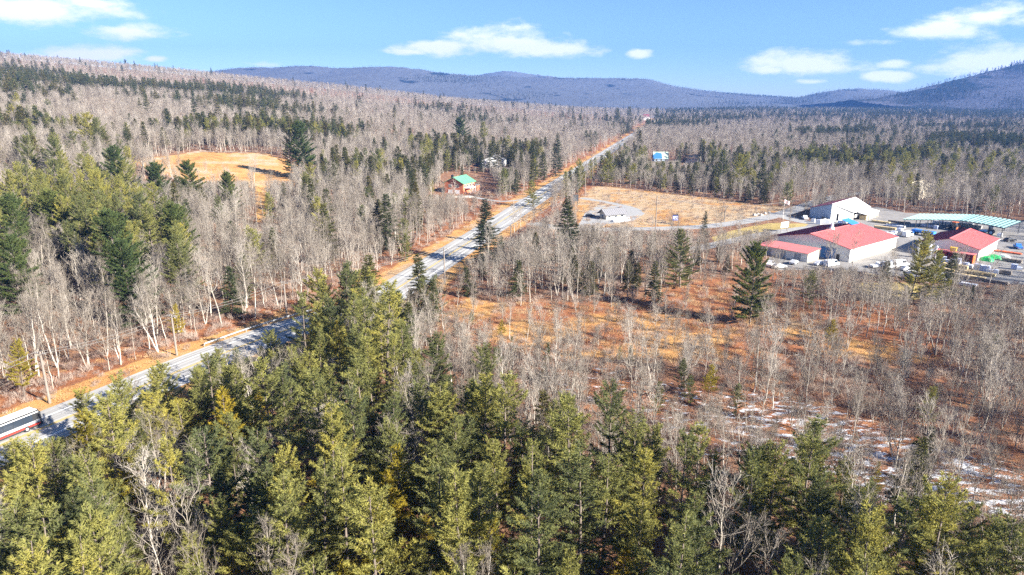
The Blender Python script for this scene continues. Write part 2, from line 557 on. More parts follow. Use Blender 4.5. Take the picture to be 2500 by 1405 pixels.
def mesh_np(name, V, faces_list, mats=None, mat_idx=None):
    """faces_list: list of int arrays (n,3) or (n,4)"""
    me = bpy.data.meshes.new(name)
    loops = np.concatenate([f.reshape(-1) for f in faces_list]).astype(np.int32)
    sizes = np.concatenate([np.full(len(f), f.shape[1]) for f in faces_list]).astype(np.int32)
    starts = np.concatenate([[0], np.cumsum(sizes)[:-1]]).astype(np.int32)
    me.vertices.add(len(V)); me.vertices.foreach_set('co', np.asarray(V, np.float32).reshape(-1))
    me.loops.add(len(loops)); me.loops.foreach_set('vertex_index', loops)
    me.polygons.add(len(sizes)); me.polygons.foreach_set('loop_start', starts); me.polygons.foreach_set('loop_total', sizes)
    if mats:
        for m_ in mats:
            me.materials.append(MAT[m_])
    if mat_idx is not None:
        me.polygons.foreach_set('material_index', np.asarray(mat_idx, np.int32))
    me.update(calc_edges=True)
    return me


def tag(o, label, cat, group=None):
    o['label'] = label; o['category'] = cat
    if group: o['group'] = group
    return o


def structure(o):
    o['kind'] = 'structure'; return o


def empty(name, loc, rz=0.0):
    o = bpy.data.objects.new(name, None)
    COL.objects.link(o)
    o.location = tuple(float(c) for c in loc); o.rotation_euler = (0, 0, rz)
    o.empty_display_size = 0.5
    return o


# ------------------------------------------------------------------ road polyline (world) from the photograph
def road_center():
    near = [(-95, 20), (-93, 60), (-86.5, 95)]
    pts = [np.array(p, float) for p in near]
    for (x, y) in ((190, 1010), (345, 945), (520, 872), (720, 798)):
        pts.append(hit(x, y)[:2])
    for d in np.concatenate([np.arange(-16, 400, 25), np.arange(400, 2050, 60)]):
        pts.append(ROAD0 + RD * d)
    P = np.array(pts)
    # smooth by chaikin twice
    for _ in range(2):
        Q = [P[0]]
        for a, b in zip(P[:-1], P[1:]):
            Q += [a * .75 + b * .25, a * .25 + b * .75]
        Q.append(P[-1]); P = np.array(Q)
    return P


ROAD = road_center()
ROAD_W = 6.9


def dist_poly(x, y, P):
    x = np.asarray(x, float); y = np.asarray(y, float)
    best = np.full(x.shape, 1e9)
    for a, b in zip(P[:-1], P[1:]):
        d = b - a; L2 = d @ d
        if L2 < 1e-9: continue
        t = np.clip(((x - a[0]) * d[0] + (y - a[1]) * d[1]) / L2, 0, 1)
        dd = (x - a[0] - t * d[0]) ** 2 + (y - a[1] - t * d[1]) ** 2
        best = np.minimum(best, dd)
    return np.sqrt(best)


def strip(P, offs, dz):
    """cross offsets (signed, left negative?) along polyline -> verts, faces, uv"""
    tang = np.gradient(P, axis=0)
    tang /= np.linalg.norm(tang, axis=1)[:, None]
    nrm = np.stack([tang[:, 1], -tang[:, 0]], 1)          # to the right
    V = []; UV = []
    d = np.concatenate([[0], np.cumsum(np.linalg.norm(np.diff(P, axis=0), axis=1))])
    for i in range(len(P)):
        for o in offs:
            q = P[i] + nrm[i] * o
            V.append((q[0], q[1], float(T(q[0], q[1])) + dz)); UV.append((o, d[i]))
    k = len(offs)
    F = [(i * k + j, i * k + j + 1, (i + 1) * k + j + 1, (i + 1) * k + j) for i in range(len(P) - 1) for j in range(k - 1)]
    return V, F, UV


def strip_obj(name, P, offs, dz, mat, parent=None):
    V, F, UV = strip(P, offs, dz)
    me = bpy.data.meshes.new(name); me.from_pydata(V, [], F)
    uvl = me.uv_layers.new(name='UVMap')
    li = np.zeros(len(me.loops), np.int32); me.loops.foreach_get('vertex_index', li)
    uvl.data.foreach_set('uv', np.array(UV, np.float32)[li].reshape(-1))
    me.update()
    return link(name, me, mat, parent)


road = structure(strip_obj('road', ROAD, [-ROAD_W, -2, 2, ROAD_W], 0.06, 'road'))
for o_ in (-3.9, 3.9):
    strip_obj('edge_line', ROAD, [o_ - 0.16, o_ + 0.16], 0.075, 'white_line', road)
for o_ in (-0.22, 0.22):
    strip_obj('centre_line', ROAD, [o_ - 0.12, o_ + 0.12], 0.075, 'yellow_line', road)


def pave(name, pts, mat, dz, label=None):
    P = [hit(x, y) for x, y in pts]
    mb = MB().poly([(p[0], p[1], float(T(p[0], p[1])) + dz) for p in P])
    return structure(mb.build(name, mat))


def flip_up(o):
    me = o.data
    if me.polygons[0].normal.z < 0:
        me.flip_normals()
    return o


def smooth_line(pts, n=3):
    P = np.array([hit(x, y)[:2] for x, y in pts])
    for _ in range(n):
        Q = [P[0]]
        for a, b in zip(P[:-1], P[1:]):
            Q += [a * .75 + b * .25, a * .25 + b * .75]
        Q.append(P[-1]); P = np.array(Q)
    return P


# side road to the yard, loop drive by the kiosk, house drive, yard
DRIVE1 = smooth_line([(1300, 545), (1380, 562), (1560, 560), (1700, 556), (1800, 545), (1900, 527), (1960, 505), (2040, 478), (2120, 470)])
DRIVE2 = smooth_line([(1420, 484), (1480, 494), (1530, 505), (1560, 515), (1540, 528), (1480, 540), (1420, 548)])
DRIVE3 = smooth_line([(1690, 610), (1780, 590), (1860, 572), (1960, 558), (1990, 556)])
DRIVE4 = smooth_line([(1330, 480), (1290, 486), (1230, 494), (1180, 487), (1140, 478)])
DRIVE5 = smooth_line([(1890, 520), (1930, 535), (1975, 545), (2030, 548), (2100, 545)])
drives = [('access_road', DRIVE1, 4.2), ('loop_drive', DRIVE2, 2.6), ('side_lane', DRIVE3, 3.2), ('house_drive', DRIVE4, 1.8), ('yard_entrance', DRIVE5, 3.8)]
for i, (nm, P, w) in enumerate(drives):
    structure(strip_obj(nm, P, [-w, 0, w], 0.025 + 0.006 * i, 'pave'))
YARD_PX = [(1870, 640), (1900, 600), (1985, 540), (2060, 520), (2140, 505), (2210, 520), (2330, 525), (2560, 545), (2700, 640), (2560, 700), (2400, 690), (2250, 680), (2120, 668), (2020, 660), (1900, 660)]
yard = flip_up(pave('yard_pavement', YARD_PX, 'yard', 0.018))
loop_apron = flip_up(pave('kiosk_apron', [(1408, 560), (1428, 520), (1460, 502), (1545, 505), (1575, 522), (1545, 540), (1480, 548), (1460, 562)], 'pave', 0.012))

# ------------------------------------------------------------------ ground sheet
FIELD = [(985, 700), (1100, 690), (1180, 735), (1330, 745), (1560, 735), (1650, 690), (1760, 675), (1880, 690), (1990, 790), (2130, 830), (2300, 850), (2250, 900), (1950, 870), (1700, 890), (1400, 880), (1150, 850), (1030, 760)]
FIELD2 = [(1430, 456), (1480, 455), (1600, 468), (1760, 486), (1830, 497), (1915, 504), (1920, 525), (1750, 550), (1560, 556), (1420, 556), (1390, 505)]
CLEAR = [(315, 392), (360, 384), (430, 379), (470, 371), (560, 374), (640, 374), (690, 388), (730, 396), (785, 436), (765, 458), (705, 456), (655, 460), (658, 540), (625, 545), (625, 460), (560, 452), (480, 445), (390, 425)]
LAWN = [(1735, 580), (1800, 560), (1880, 545), (1975, 546), (1990, 556), (1880, 572), (1760, 600)]
LAWN2 = [(2090, 690), (2200, 690), (2330, 705), (2340, 725), (2200, 735), (2090, 715)]
RUSTB = [(1870, 660), (2000, 690), (2200, 760), (2330, 850), (2300, 880), (2100, 830), (1960, 780), (1880, 720)]
RUSTC = [(1180, 725), (1330, 740), (1560, 730), (1640, 700), (1800, 700), (1850, 740), (1700, 770), (1500, 770), (1300, 765)]
WET = [(1080, 850), (1400, 870), (1700, 880), (1950, 860), (2250, 880), (2700, 900), (2700, 1500), (2300, 1300), (2000, 1180), (1700, 1100), (1400, 1050), (1180, 980)]
SNOW = [(1220, 905), (1500, 890), (1700, 930), (1900, 960), (2050, 1000), (2250, 1070), (2500, 1130), (2560, 1300), (2350, 1270), (2100, 1220), (1900, 1130), (1650, 1130), (1450, 1010), (1300, 970)]


def soft(px, py, poly, r):
    """soft membership: mean of the polygon test over a small ring"""
    acc = inpoly(px, py, poly).astype(float)
    for k in range(8):
        a = k * math.pi / 4
        acc = acc + inpoly(px + r * math.cos(a), py + r * 0.5 * math.sin(a), poly)
    return acc / 9.0


def make_ground():
    def axis(lo, hi, step, far_lo, far_hi, g=1.12):
        a = list(np.arange(lo, hi + step, step))
        s = step; v = a[-1]
        while v < far_hi:
            s = min(s * g, 120); v += s; a.append(v)
        s = step; v = a[0]; pre = []
        while v > far_lo:
            s = min(s * g, 120); v -= s; pre.append(v)
        return np.array(pre[::-1] + a)
    xs = axis(-240, 240, 3.0, -4600, 4600)
    ys = axis(24, 420, 3.0, -400, 6000)
    X, Y = np.meshgrid(xs, ys)
    Z = T(X, Y)
    V = np.stack([X, Y, Z], -1).reshape(-1, 3)
    nx, ny = len(xs), len(ys)
    i, j = np.meshgrid(np.arange(ny - 1), np.arange(nx - 1), indexing='ij')
    b = (i * nx + j).reshape(-1)
    F = np.stack([b, b + 1, b + nx + 1, b + nx], -1)
    me = mesh_np('ground', V, [F], ['ground'])
    x, y, z = V[:, 0], V[:, 1], V[:, 2]
    px, py, cd = proj(x, y, z)
    ok = y > 10
    px = np.where(ok, px, -9999); py = np.where(ok, py, -9999)
    dr = dist_poly(x, y, ROAD)
    rustn = 0.5 + 0.5 * wob(x, y, 9.0, 4.0)
    grass = np.maximum.reduce([(0.36 + 0.44 * rustn) * soft(px, py, FIELD, 14), (0.62 + 0.38 * rustn) * soft(px, py, FIELD2, 8), (0.75 + 0.3 * rustn) * soft(px, py, CLEAR, 6), 1.1 * (1 - sstep(9, 17, dr)) * (dr < 30)])
    rust = np.maximum.reduce([0.95 * soft(px, py, RUSTB, 12), 0.8 * soft(px, py, RUSTC, 12), (0.72 - 0.4 * rustn) * soft(px, py, FIELD, 14), 0.5 * soft(px, py, WET, 20), 0.9 * sstep(11, 15, dr) * (1 - sstep(18, 30, dr))])
    rust = np.maximum(rust, 0.35 * (1 - sstep(60, 400, dr)))
    lawn = np.maximum(soft(px, py, LAWN, 5), soft(px, py, LAWN2, 6))
    pale = np.maximum.reduce([0.62 * soft(px, py, FIELD2, 8), 0.42 * soft(px, py, CLEAR, 6), 0.45 * soft(px, py, FIELD, 14), 0.42 * (1 - sstep(9, 17, dr)) * (dr < 30)])
    snow = (0.36 + 0.22 * sstep(1550, 2000, px)) * soft(px, py, SNOW, 25)
    wood = sstep(1500, 2300, y)
    for nm, a in (('wood', wood), ('pale', pale), ('grass', grass), ('rust', rust), ('lawn', lawn), ('snow', snow)):
        at = me.attributes.new(nm, 'FLOAT', 'POINT')
        at.data.foreach_set('value', np.asarray(a, np.float32))
    me.polygons.foreach_set('use_smooth', [True] * len(me.polygons))
    o = link('ground', me)
    return structure(o)


ground = make_ground()


# ------------------------------------------------------------------ mountains
def mountain_material(name, c_hard, c_conif, thr, scale):
    m, nt, out = new_mat(name)
    N = nt.nodes.new; L = nt.links.new
    d = N('ShaderNodeBsdfDiffuse')
    g = N('ShaderNodeNewGeometry')
    n = N('ShaderNodeTexNoise'); n.inputs['Scale'].default_value = scale; n.inputs['Detail'].default_value = 8; n.inputs['Roughness'].default_value = 0.6
    mp = N('ShaderNodeMapping'); mp.inputs['Scale'].default_value = (1, 0.6, 2.5)
    L(g.outputs['Position'], mp.inputs[0]); L(mp.outputs[0], n.inputs['Vector'])
    r = N('ShaderNodeValToRGB'); e = r.color_ramp.elements
    e[0].position = thr; e[0].color = c_hard + (1,); e[1].position = thr + 0.05; e[1].color = c_conif + (1,)
    L(n.outputs[0], r.inputs[0])
    n2 = N('ShaderNodeTexNoise'); n2.inputs['Scale'].default_value = 0.06; n2.inputs['Detail'].default_value = 6; n2.inputs['Roughness'].default_value = 0.8
    L(g.outputs['Position'], n2.inputs['Vector'])
    mx = N('ShaderNodeMix'); mx.data_type = 'RGBA'; mx.blend_type = 'MULTIPLY'; mx.inputs[0].default_value = 0.8
    r2 = N('ShaderNodeValToRGB'); e2 = r2.color_ramp.elements
    e2[0].position = 0.3; e2[0].color = (0.45, 0.45, 0.45, 1); e2[1].position = 0.7; e2[1].color = (1.3, 1.3, 1.3, 1)
    L(n2.outputs[0], r2.inputs[0])
    L(r.outputs[0], mx.inputs[6]); L(r2.outputs[0], mx.inputs[7])
    L(mx.outputs[2], d.inputs[0]); L(d.outputs[0], out.inputs['Surface'])
    return m


MAT['mtn'] = mountain_material('ridge_woods', (0.125, 0.135, 0.155), (0.015, 0.026, 0.035), 0.60, 0.006)
MAT['mtn_near'] = mountain_material('slope_woods', (0.12, 0.12, 0.145), (0.020, 0.030, 0.024), 0.54, 0.004)


def mountain(name, D, prof, depth_front, depth_back, step, mat, jag=6.0, seed=0.0):
    """ridge whose crest stands at distance D and shows the given skyline"""
    prof = np.array(prof, float)
    xs_px = np.linspace(prof[0, 0], prof[-1, 0], int((prof[-1, 0] - prof[0, 0]) / F_PX * D / step))
    yy = np.interp(xs_px, prof[:, 0], prof[:, 1])
    ker = np.ones(9) / 9
    yy = np.convolve(np.pad(yy, 4, 'edge'), ker, 'valid')
    d = np.array([px_dir(a, b) for a, b in zip(xs_px, yy)])
    t = D / d[:, 1]
    X0 = d[:, 0] * t
    Hc = CAM_H + d[:, 2] * t
    ys = np.concatenate([np.arange(-depth_front, 0, step), np.arange(0, depth_back + 1, step * 3)])
    X, Yo = np.meshgrid(X0, ys)
    Hm = np.broadcast_to(Hc[None], X.shape)
    base = T(X, D + Yo) - 3
    u = np.where(Yo < 0, np.clip(1 + Yo / depth_front, 0, 1), np.clip(1 - Yo / depth_back, 0, 1))
    shape = u ** 1.15
    rel = wob(X, Yo, 420, seed) * 0.10 + wob(X, Yo, 160, seed + 2) * 0.05
    Z = base + (Hm - base) * np.clip(shape * (1 + rel * (1 - u) * 2.2), 0, 1.0)
    Z = Z + (np.random.default_rng(int(seed * 7 + 3)).random(X.shape) - 0.5) * jag * u
    V = np.stack([X, D + Yo, Z], -1).reshape(-1, 3)
    nx, ny = X.shape[1], X.shape[0]
    i, j = np.meshgrid(np.arange(ny - 1), np.arange(nx - 1), indexing='ij')
    b = (i * nx + j).reshape(-1)
    F = np.stack([b, b + 1, b + nx + 1, b + nx], -1)
    me = mesh_np(name, V, [F], [mat])
    return structure(link(name, me)), V.reshape(ny, nx, 3)


mountain('mountain_peak', 5300, [(1080, 238), (1130, 190), (1170, 184), (1215, 175), (1245, 173), (1290, 181), (1340, 186), (1420, 200), (1520, 238)], 600, 600, 17, 'mtn', 8, 4.0)
_, RIDGE = mountain('mountain_ridge', 4400, [(300, 236), (420, 200), (540, 172), (600, 166), (680, 166), (735, 161), (780, 163), (835, 169), (880, 165), (935, 163), (1000, 167), (1100, 181), (1170, 186), (1260, 189), (1340, 190), (1430, 192), (1520, 192), (1585, 193), (1620, 206), (1690, 219), (1800, 231), (1900, 238), (2000, 244), (2100, 248)], 1500, 700, 17, 'mtn', 8, 1.0)
_, FARHILL = mountain('far_hill', 3700, [(1850, 250), (1935, 243), (1985, 231), (2030, 221), (2080, 217), (2150, 219), (2200, 226), (2300, 226), (2420, 240), (2600, 250)], 800, 700, 16, 'mtn', 7, 2.0)
mtn_near, MTN_NEAR = mountain('mountain_slope', 2700, [(2080, 246), (2160, 240), (2215, 228), (2260, 214), (2320, 199), (2380, 184), (2440, 170), (2500, 154), (2600, 136), (2750, 125), (2950, 150)], 760, 900, 12, 'mtn_near', 6, 3.0)


# ------------------------------------------------------------------ tree prototypes
def unit(a):
    return a / (np.linalg.norm(a, axis=-1, keepdims=True) + 1e-9)


class Geo:
    """collects numpy tubes and blades"""
    def __init__(self):
        self.V = []; self.Q = []; self.Tr = []; self.n = 0

    def tube(self, P, R, k):
        V, F = tube_arrays(np.asarray(P, float), np.asarray(R, float), k)
        self.V.append(V); self.Q.append(F + self.n); self.n += len(V)

    def blades(self, p, d, length, width, r):
        """triangles from points p along d"""
        n = len(p)
        if n == 0: return
        side = unit(np.cross(d, r.normal(size=(n, 3))))
        w = (side * np.asarray(width)[:, None]) * 0.5
        V = np.stack([p - w, p + w, p + d * np.asarray(length)[:, None]], 1).reshape(-1, 3)
        self.V.append(V); self.Tr.append(np.arange(3 * n).reshape(n, 3) + self.n); self.n += 3 * n

    def ribbons(self, p, q, wp, wq, r):
        n = len(p)
        if n == 0: return
        side = unit(np.cross(q - p, r.normal(size=(n, 3))))
        a = side * wp[:, None] * 0.5; b = side * wq[:, None] * 0.5
        V = np.stack([p - a, p + a, q + b, q - b], 1).reshape(-1, 3)
        self.V.append(V); self.Q.append(np.arange(4 * n).reshape(n, 4) + self.n); self.n += 4 * n

    def mesh(self, name, mat):
        V = np.concatenate(self.V)
        fl = []
        if self.Q: fl.append(np.concatenate(self.Q))
        if self.Tr: fl.append(np.concatenate(self.Tr))
        return mesh_np(name, V, fl, [mat])


def combine(name, a, b, mats):
    """one mesh of two Geo's with two materials (for the far woods)"""
    VA = np.concatenate(a.V); VB = np.concatenate(b.V)
    fl = []; mi = []
    for g, off, k in ((a, 0, 0), (b, len(VA), 1)):
        if g.Q:
            f = np.concatenate(g.Q) + off; fl.append(f); mi.append(np.full(len(f), k))
        if g.Tr:
            f = np.concatenate(g.Tr) + off; fl.append(f); mi.append(np.full(len(f), k))
    return mesh_np(name, np.concatenate([VA, VB]), fl, mats, np.concatenate(mi))


def conifer(seed, H, clear, spread, whorl, nb, rise_top, rise_low, tip_up, step, blade, nblade, gap=0.1, thin=1.0, prof=0.75, dense=1.0, flat=0.7, upright=0.25):
    """excurrent tree: trunk, whorled branches, plumes of needle blades. returns (trunk Geo, crown Geo)"""
    r = np.random.default_rng(seed)
    tr = Geo(); cr = Geo()
    n = 9
    z = np.linspace(0, H, n)
    wobx = np.cumsum(r.normal(0, 0.06, n)) * H / 20; woby = np.cumsum(r.normal(0, 0.06, n)) * H / 20
    wobx[0] = woby[0] = 0
    P = np.stack([wobx, woby, z], 1)
    R0 = H * 0.0125 * thin
    tr.tube(P, R0 * (1 - 0.93 * z / H) + 0.015, 6)
    bp, bd, bl, bw = [], [], [], []
    for q in range(int(10 * clear / .25)):          # dead lower limbs
        zz = H * r.uniform(.10, clear + .08); a = r.uniform(0, 6.283); L_ = r.uniform(.5, 2.2)
        c0 = np.array([np.interp(zz, z, wobx), np.interp(zz, z, woby), zz]); e0 = c0 + np.array([math.cos(a) * L_, math.sin(a) * L_, r.uniform(-.3, .3) * L_])
        tr.tube(np.stack([c0, (c0 + e0) / 2 + r.normal(0, .08, 3), e0]), np.array([.035, .025, .01]), 3)
    zz = H * clear
    asym = r.uniform(0, 2 * math.pi)
    while zz < H * 0.985:
        t = (zz - H * clear) / (H * (1 - clear))
        cx = np.interp(zz, z, wobx); cy_ = np.interp(zz, z, woby)
        kk = max(2, int(round(nb * (1.0 if t < .85 else .8) + r.normal(0, 0.7))))
        a0 = r.uniform(0, 2 * math.pi)
        for i in range(kk):
            if r.random() < gap: continue
            a = a0 + i * 2 * math.pi / kk + r.normal(0, 0.25)
            # broad lower-middle, tapering top, shorter at the very bottom
            L_ = spread * max(1 - t, 0.0) ** prof * (0.55 + 0.45 * min(1, t / 0.18 + 0.25)) * r.uniform(0.5, 1.2) * (1 + 0.16 * math.cos(a - asym)) + 0.45
            rise = rise_low + (rise_top - rise_low) * t ** 1.3 + r.normal(0, 0.08)
            m = 5
            s = np.linspace(0, 1, m)
            hor = L_ * s * math.cos(rise)
            ver = L_ * (np.sin(rise) * s + tip_up * s * s * 0.35)
            Bp = np.stack([cx + hor * math.cos(a), cy_ + hor * math.sin(a), zz + ver], 1)
            tr.tube(Bp, np.linspace(0.02 + 0.009 * L_, 0.012, m) * thin, 3)
            # plume
            u = np.arange(0.22 * L_, L_, step) / L_
            if len(u) == 0: u = np.array([0.7])
            C = np.stack([np.interp(u, s, Bp[:, k]) for k in range(3)], 1)
            fw = unit(Bp[-1] - Bp[-2]) * 0.6 + np.array([math.cos(a), math.sin(a), 0]) * 0.4
            sd = np.array([-math.sin(a), math.cos(a), 0.0])
            for side in (-1, 1):
                sl = (0.16 + 0.42 * L_ * (1 - u) ** 0.8 * np.minimum(1, u / 0.3 + .35)) * dense * r.uniform(0.55, 1.15, len(u))
                dr_ = unit(fw[None] * 0.75 + side * sd[None] * 0.85 + np.array([0, 0, 0.18]) + r.normal(0, 0.16, (len(u), 3)))
                for q in np.arange(0.12, 1.01, step / max(0.3, sl.mean() + 0.15)):
                    pp = C + dr_ * (sl * q)[:, None] + r.normal(0, 0.05, (len(u), 3))
                    bp.append(pp); bd.append(dr_)
            bp.append(C + np.array([0, 0, 0.05])); bd.append(np.repeat(unit(fw)[None], len(u), 0))
            bp.append(Bp[-1:]); bd.append(unit(fw)[None])
        zz += whorl * (0.75 + 0.5 * r.random()) * (1.15 - 0.45 * t)
    top = np.array([[wobx[-1], woby[-1], H]])
    bp.append(top); bd.append(np.array([[0, 0, 1.0]]))
    p = np.concatenate(bp); d = np.concatenate(bd)
    p = np.repeat(p, nblade, 0); d = np.repeat(d, nblade, 0)
    k = len(p)
    dd = r.normal(size=(k, 3)); dd[:, 2] *= flat
    d = unit(d * 0.75 + dd * 0.55 + np.array([0, 0, upright]))
    cr.blades(p, d, blade[0] * r.uniform(0.6, 1.25, k), blade[1] * r.uniform(0.7, 1.3, k), r)
    return tr, cr


def bare_tree(seed, H, clear, nl, spread, form, twig=1.0, n2=5, n3=4, n4=2, rad=1.0, stems=1):
    """leafless hardwood: trunk Geo, crown (limbs and twigs) Geo"""
    r = np.random.default_rng(seed)
    tr = Geo(); cr = Geo()
    A, B, WA, WB = [], [], [], []

    def twigs(p0, d0, L, w, level):
        """flat ribbons then blades"""
        pass
    limbs = []
    for s_ in range(stems):
        n = 8
        lean = r.normal(0, 0.05, 2) + (r.normal(0, 0.16, 2) if stems > 1 else 0)
        z = np.linspace(0, H * 0.84 * (1 if s_ == 0 else r.uniform(.8, .98)), n)
        jx = np.cumsum(r.normal(0, 0.10, n)) * H / 16 + z * lean[0]
        jy = np.cumsum(r.normal(0, 0.10, n)) * H / 16 + z * lean[1]
        jx -= jx[0]; jy -= jy[0]
        P = np.stack([jx, jy, z], 1)
        R0 = (0.0082 * H + 0.015) * rad
        R = R0 * (1 - 0.92 * (z / z[-1]) ** 0.9) + 0.012
        tr.tube(P, R, 6)
        for i in range(nl):
            t = clear + (1 - clear) * ((i + r.random()) / nl) ** 0.9
            t = min(t, 0.97)
            p = np.array([np.interp(t * z[-1], z, P[:, k]) for k in range(3)])
            a = i * 2.4 + r.normal(0, 0.5)
            rise = form[0] + (form[1] - form[0]) * t + r.normal(0, 0.14)
            L_ = spread * (1 - 0.42 * ((t - clear) / (1 - clear + 1e-6)) ** 1.5) * r.uniform(0.6, 1.2)
            limbs.append((p, a, rise, L_, np.interp(t * z[-1], z, R) * 0.62))
    p3, d3, l3, w3 = [], [], [], []
    for (p, a, rise, L_, r0) in limbs:
        m = 5; s = np.linspace(0, 1, m)
        hd = np.array([math.cos(a), math.sin(a)])
        curve = r.uniform(0.1, 0.5)
        hor = L_ * s * math.cos(rise) * (1 - 0.2 * s); ver = L_ * (math.sin(rise) * s + curve * s * s * 0.5)
        Bp = np.stack([p[0] + hor * hd[0], p[1] + hor * hd[1], p[2] + ver], 1)
        Bp[1:] += r.normal(0, 0.09 * L_ / 3, (m - 1, 3))
        cr.tube(Bp, np.linspace(max(r0 * 1.25, 0.03), 0.014, m), 4)
        main = unit(Bp[-1] - Bp[1])
        for j in range(n2):
            u = 0.25 + 0.75 * (j + r.random()) / n2
            q = np.array([np.interp(u, s, Bp[:, k]) for k in range(3)])
            dd = unit(main * 0.75 + r.normal(0, 0.5, 3) + np.array([0, 0, 0.38]))
            L2 = L_ * (0.55 - 0.3 * u) * r.uniform(0.7, 1.3) + 0.3
            q2 = q + dd * L2 * 0.55 + r.normal(0, 0.05, 3); dd2 = unit(dd + r.normal(0, 0.2, 3) + np.array([0, 0, 0.2])); q3 = q2 + dd2 * L2 * 0.5
            cr.tube(np.stack([q, q2, q3]), np.array([0.030, 0.018, 0.008]) * (0.6 + 0.4 * L2) * rad, 3)
            for k3 in range(n3):
                v = 0.15 + 0.85 * (k3 + r.random()) / n3
                b = q + (q2 - q) * min(1, v * 2) if v < .5 else q2 + (q3 - q2) * (v * 2 - 1)
                p3.append(b); d3.append(unit(dd * 0.7 + r.normal(0, 0.55, 3) + np.array([0, 0, 0.25]))); l3.append(L2 * (0.65 - 0.35 * v) * r.uniform(0.7, 1.3) + 0.25)
            p3.append(q3); d3.append(dd2); l3.append(0.5)
    p3 = np.array(p3); d3 = np.array(d3); l3 = np.array(l3)
    e3 = p3 + d3 * l3[:, None]
    cr.ribbons(p3, e3, np.full(len(p3), 0.022 * twig), np.full(len(p3), 0.012 * twig), r)
    if n4 > 0:
        u = r.uniform(0.2, 1.0, (len(p3), n4))
        p4 = (p3[:, None] + (e3 - p3)[:, None] * u[..., None]).reshape(-1, 3)
        d4 = unit(np.repeat(d3, n4, 0) * 0.8 + r.normal(0, 0.5, (len(p4), 3)) + np.array([0, 0, 0.2]))
        l4 = np.repeat(l3, n4) * r.uniform(0.35, 0.8, len(p4)) + 0.12
        cr.blades(p4, d4, l4, np.full(len(p4), 0.018 * twig), r)
    return tr, cr


PROTO = {}     # kind -> list of dict(H, trunk mesh, crown mesh, whole mesh)


def add_proto(kind, H, geo, tmat, cmat, whole_name):
    tr, cr = geo
    PROTO.setdefault(kind, []).append(dict(H=H, trunk=tr.mesh('trunk', tmat), crown=cr.mesh('crown', cmat),
                                           whole=combine(whole_name, tr, cr, [tmat, cmat])))


PINE_B = (0.42, 0.085)
for i, (H, cl, sp, g) in enumerate([(20, .24, 4.0, .12), (22, .34, 4.3, .22), (18, .18, 3.7, .10), (21, .44, 4.2, .30), (16, .14, 3.6, .12), (19, .30, 4.5, .24), (17, .20, 3.2, .20), (20, .36, 3.4, .34), (15, .10, 3.9, .22), (21, .28, 3.8, .38)]):
    add_proto('pine', H, conifer(100 + i, H, cl, sp, 1.15, 4.4, 1.0, 0.06, 0.75, 0.28, PINE_B, 5, gap=g, prof=0.55, dense=1.0), 'pine_bark', 'pine', 'pine_woods_tree')
for i, (H, cl, sp, g) in enumerate([(20, .08, 6.0, .10), (22, .12, 6.0, .14), (18, .06, 5.6, .08)]):
    add_proto('openpine', H, conifer(160 + i, H, cl, sp, 1.05, 5.0, 0.95, 0.02, 0.55, 0.30, (0.46, 0.10), 5, gap=g, prof=(0.75, 0.48, 0.8)[i], dense=0.85), 'pine_bark', 'pine', 'open_pine_tree')
add_proto('openpine', 21, conifer(170, 21, .10, 6.6, 0.95, 5.4, 0.9, 0.0, 0.5, 0.28, (0.46, 0.11), 5, gap=.12, prof=0.5, dense=1.0), 'pine_bark', 'darkpine', 'dark_open_pine_tree')
add_proto('gold', 15, conifer(130, 15, .25, 3.8, 0.95, 4.4, 1.0, 0.2, 0.5, 0.30, PINE_B, 5, gap=.12), 'pine_bark', 'gold', 'gold_woods_tree')
for i, (H, cl, sp) in enumerate([(17, .06, 4.0), (19, .10, 3.8), (15, .04, 3.8), (18, .30, 3.9)]):
    add_proto('hemlock', H, conifer(200 + i, H, cl, sp, 0.60, 5.2, 0.55, -0.05, -0.15, 0.34, (0.42, 0.13), 4, gap=.12, prof=0.85, dense=0.8, flat=0.5, upright=0.0), 'pine_bark', 'hemlock', 'hemlock_woods_tree')
for i, (H, cl, sp, wh, g) in enumerate([(18, .05, 4.4, .62, .08), (20, .06, 4.2, .60, .10)]):
    add_proto('spruce', H, conifer(240 + i, H, cl, sp, wh, 5.5, 0.5, -0.15, 0.1, 0.32, (0.36, 0.11), 4, gap=g, prof=0.9, dense=0.6, flat=0.5, upright=-0.05), 'pine_bark', 'spruce', 'spruce_woods_tree')
# lean, half bare spire
add_proto('spire', 18, conifer(260, 18, .06, 5.0, 0.62, 5.8, 0.35, -0.22, 0.2, 0.28, (0.42, 0.13), 5, gap=.08, prof=1.0, dense=0.5, flat=0.4, upright=-0.1), 'pine_bark', 'spruce', 'spire_woods_tree')
for i, (H, cl, nl, sp, fm, st) in enumerate([(17, .42, 13, 4.2, (.75, 1.15), 1), (16, .36, 14, 4.0, (.7, 1.1), 1), (18, .50, 12, 3.8, (.8, 1.2), 1), (15, .30, 13, 4.2, (.6, 1.1), 1),
                                             (14, .25, 12, 3.6, (.7, 1.1), 2), (16, .45, 11, 3.4, (.8, 1.2), 1), (13, .22, 12, 4.4, (.5, 1.0), 1), (17, .38, 12, 3.2, (.85, 1.25), 2)]):
    add_proto('bare', H, bare_tree(300 + i, H, cl, nl, sp, fm, stems=st), 'bark', 'twig', 'bare_woods_tree')
for i, (H, cl, nl, sp) in enumerate([(7, .15, 9, 2.0), (8, .2, 9, 1.9), (6, .1, 9, 2.2)]):
    add_proto('sapling', H, bare_tree(340 + i, H, cl, nl, sp, (.7, 1.1), n2=4, n3=4, n4=3, stems=2, rad=.8), 'bark', 'twig', 'sapling_woods_tree')


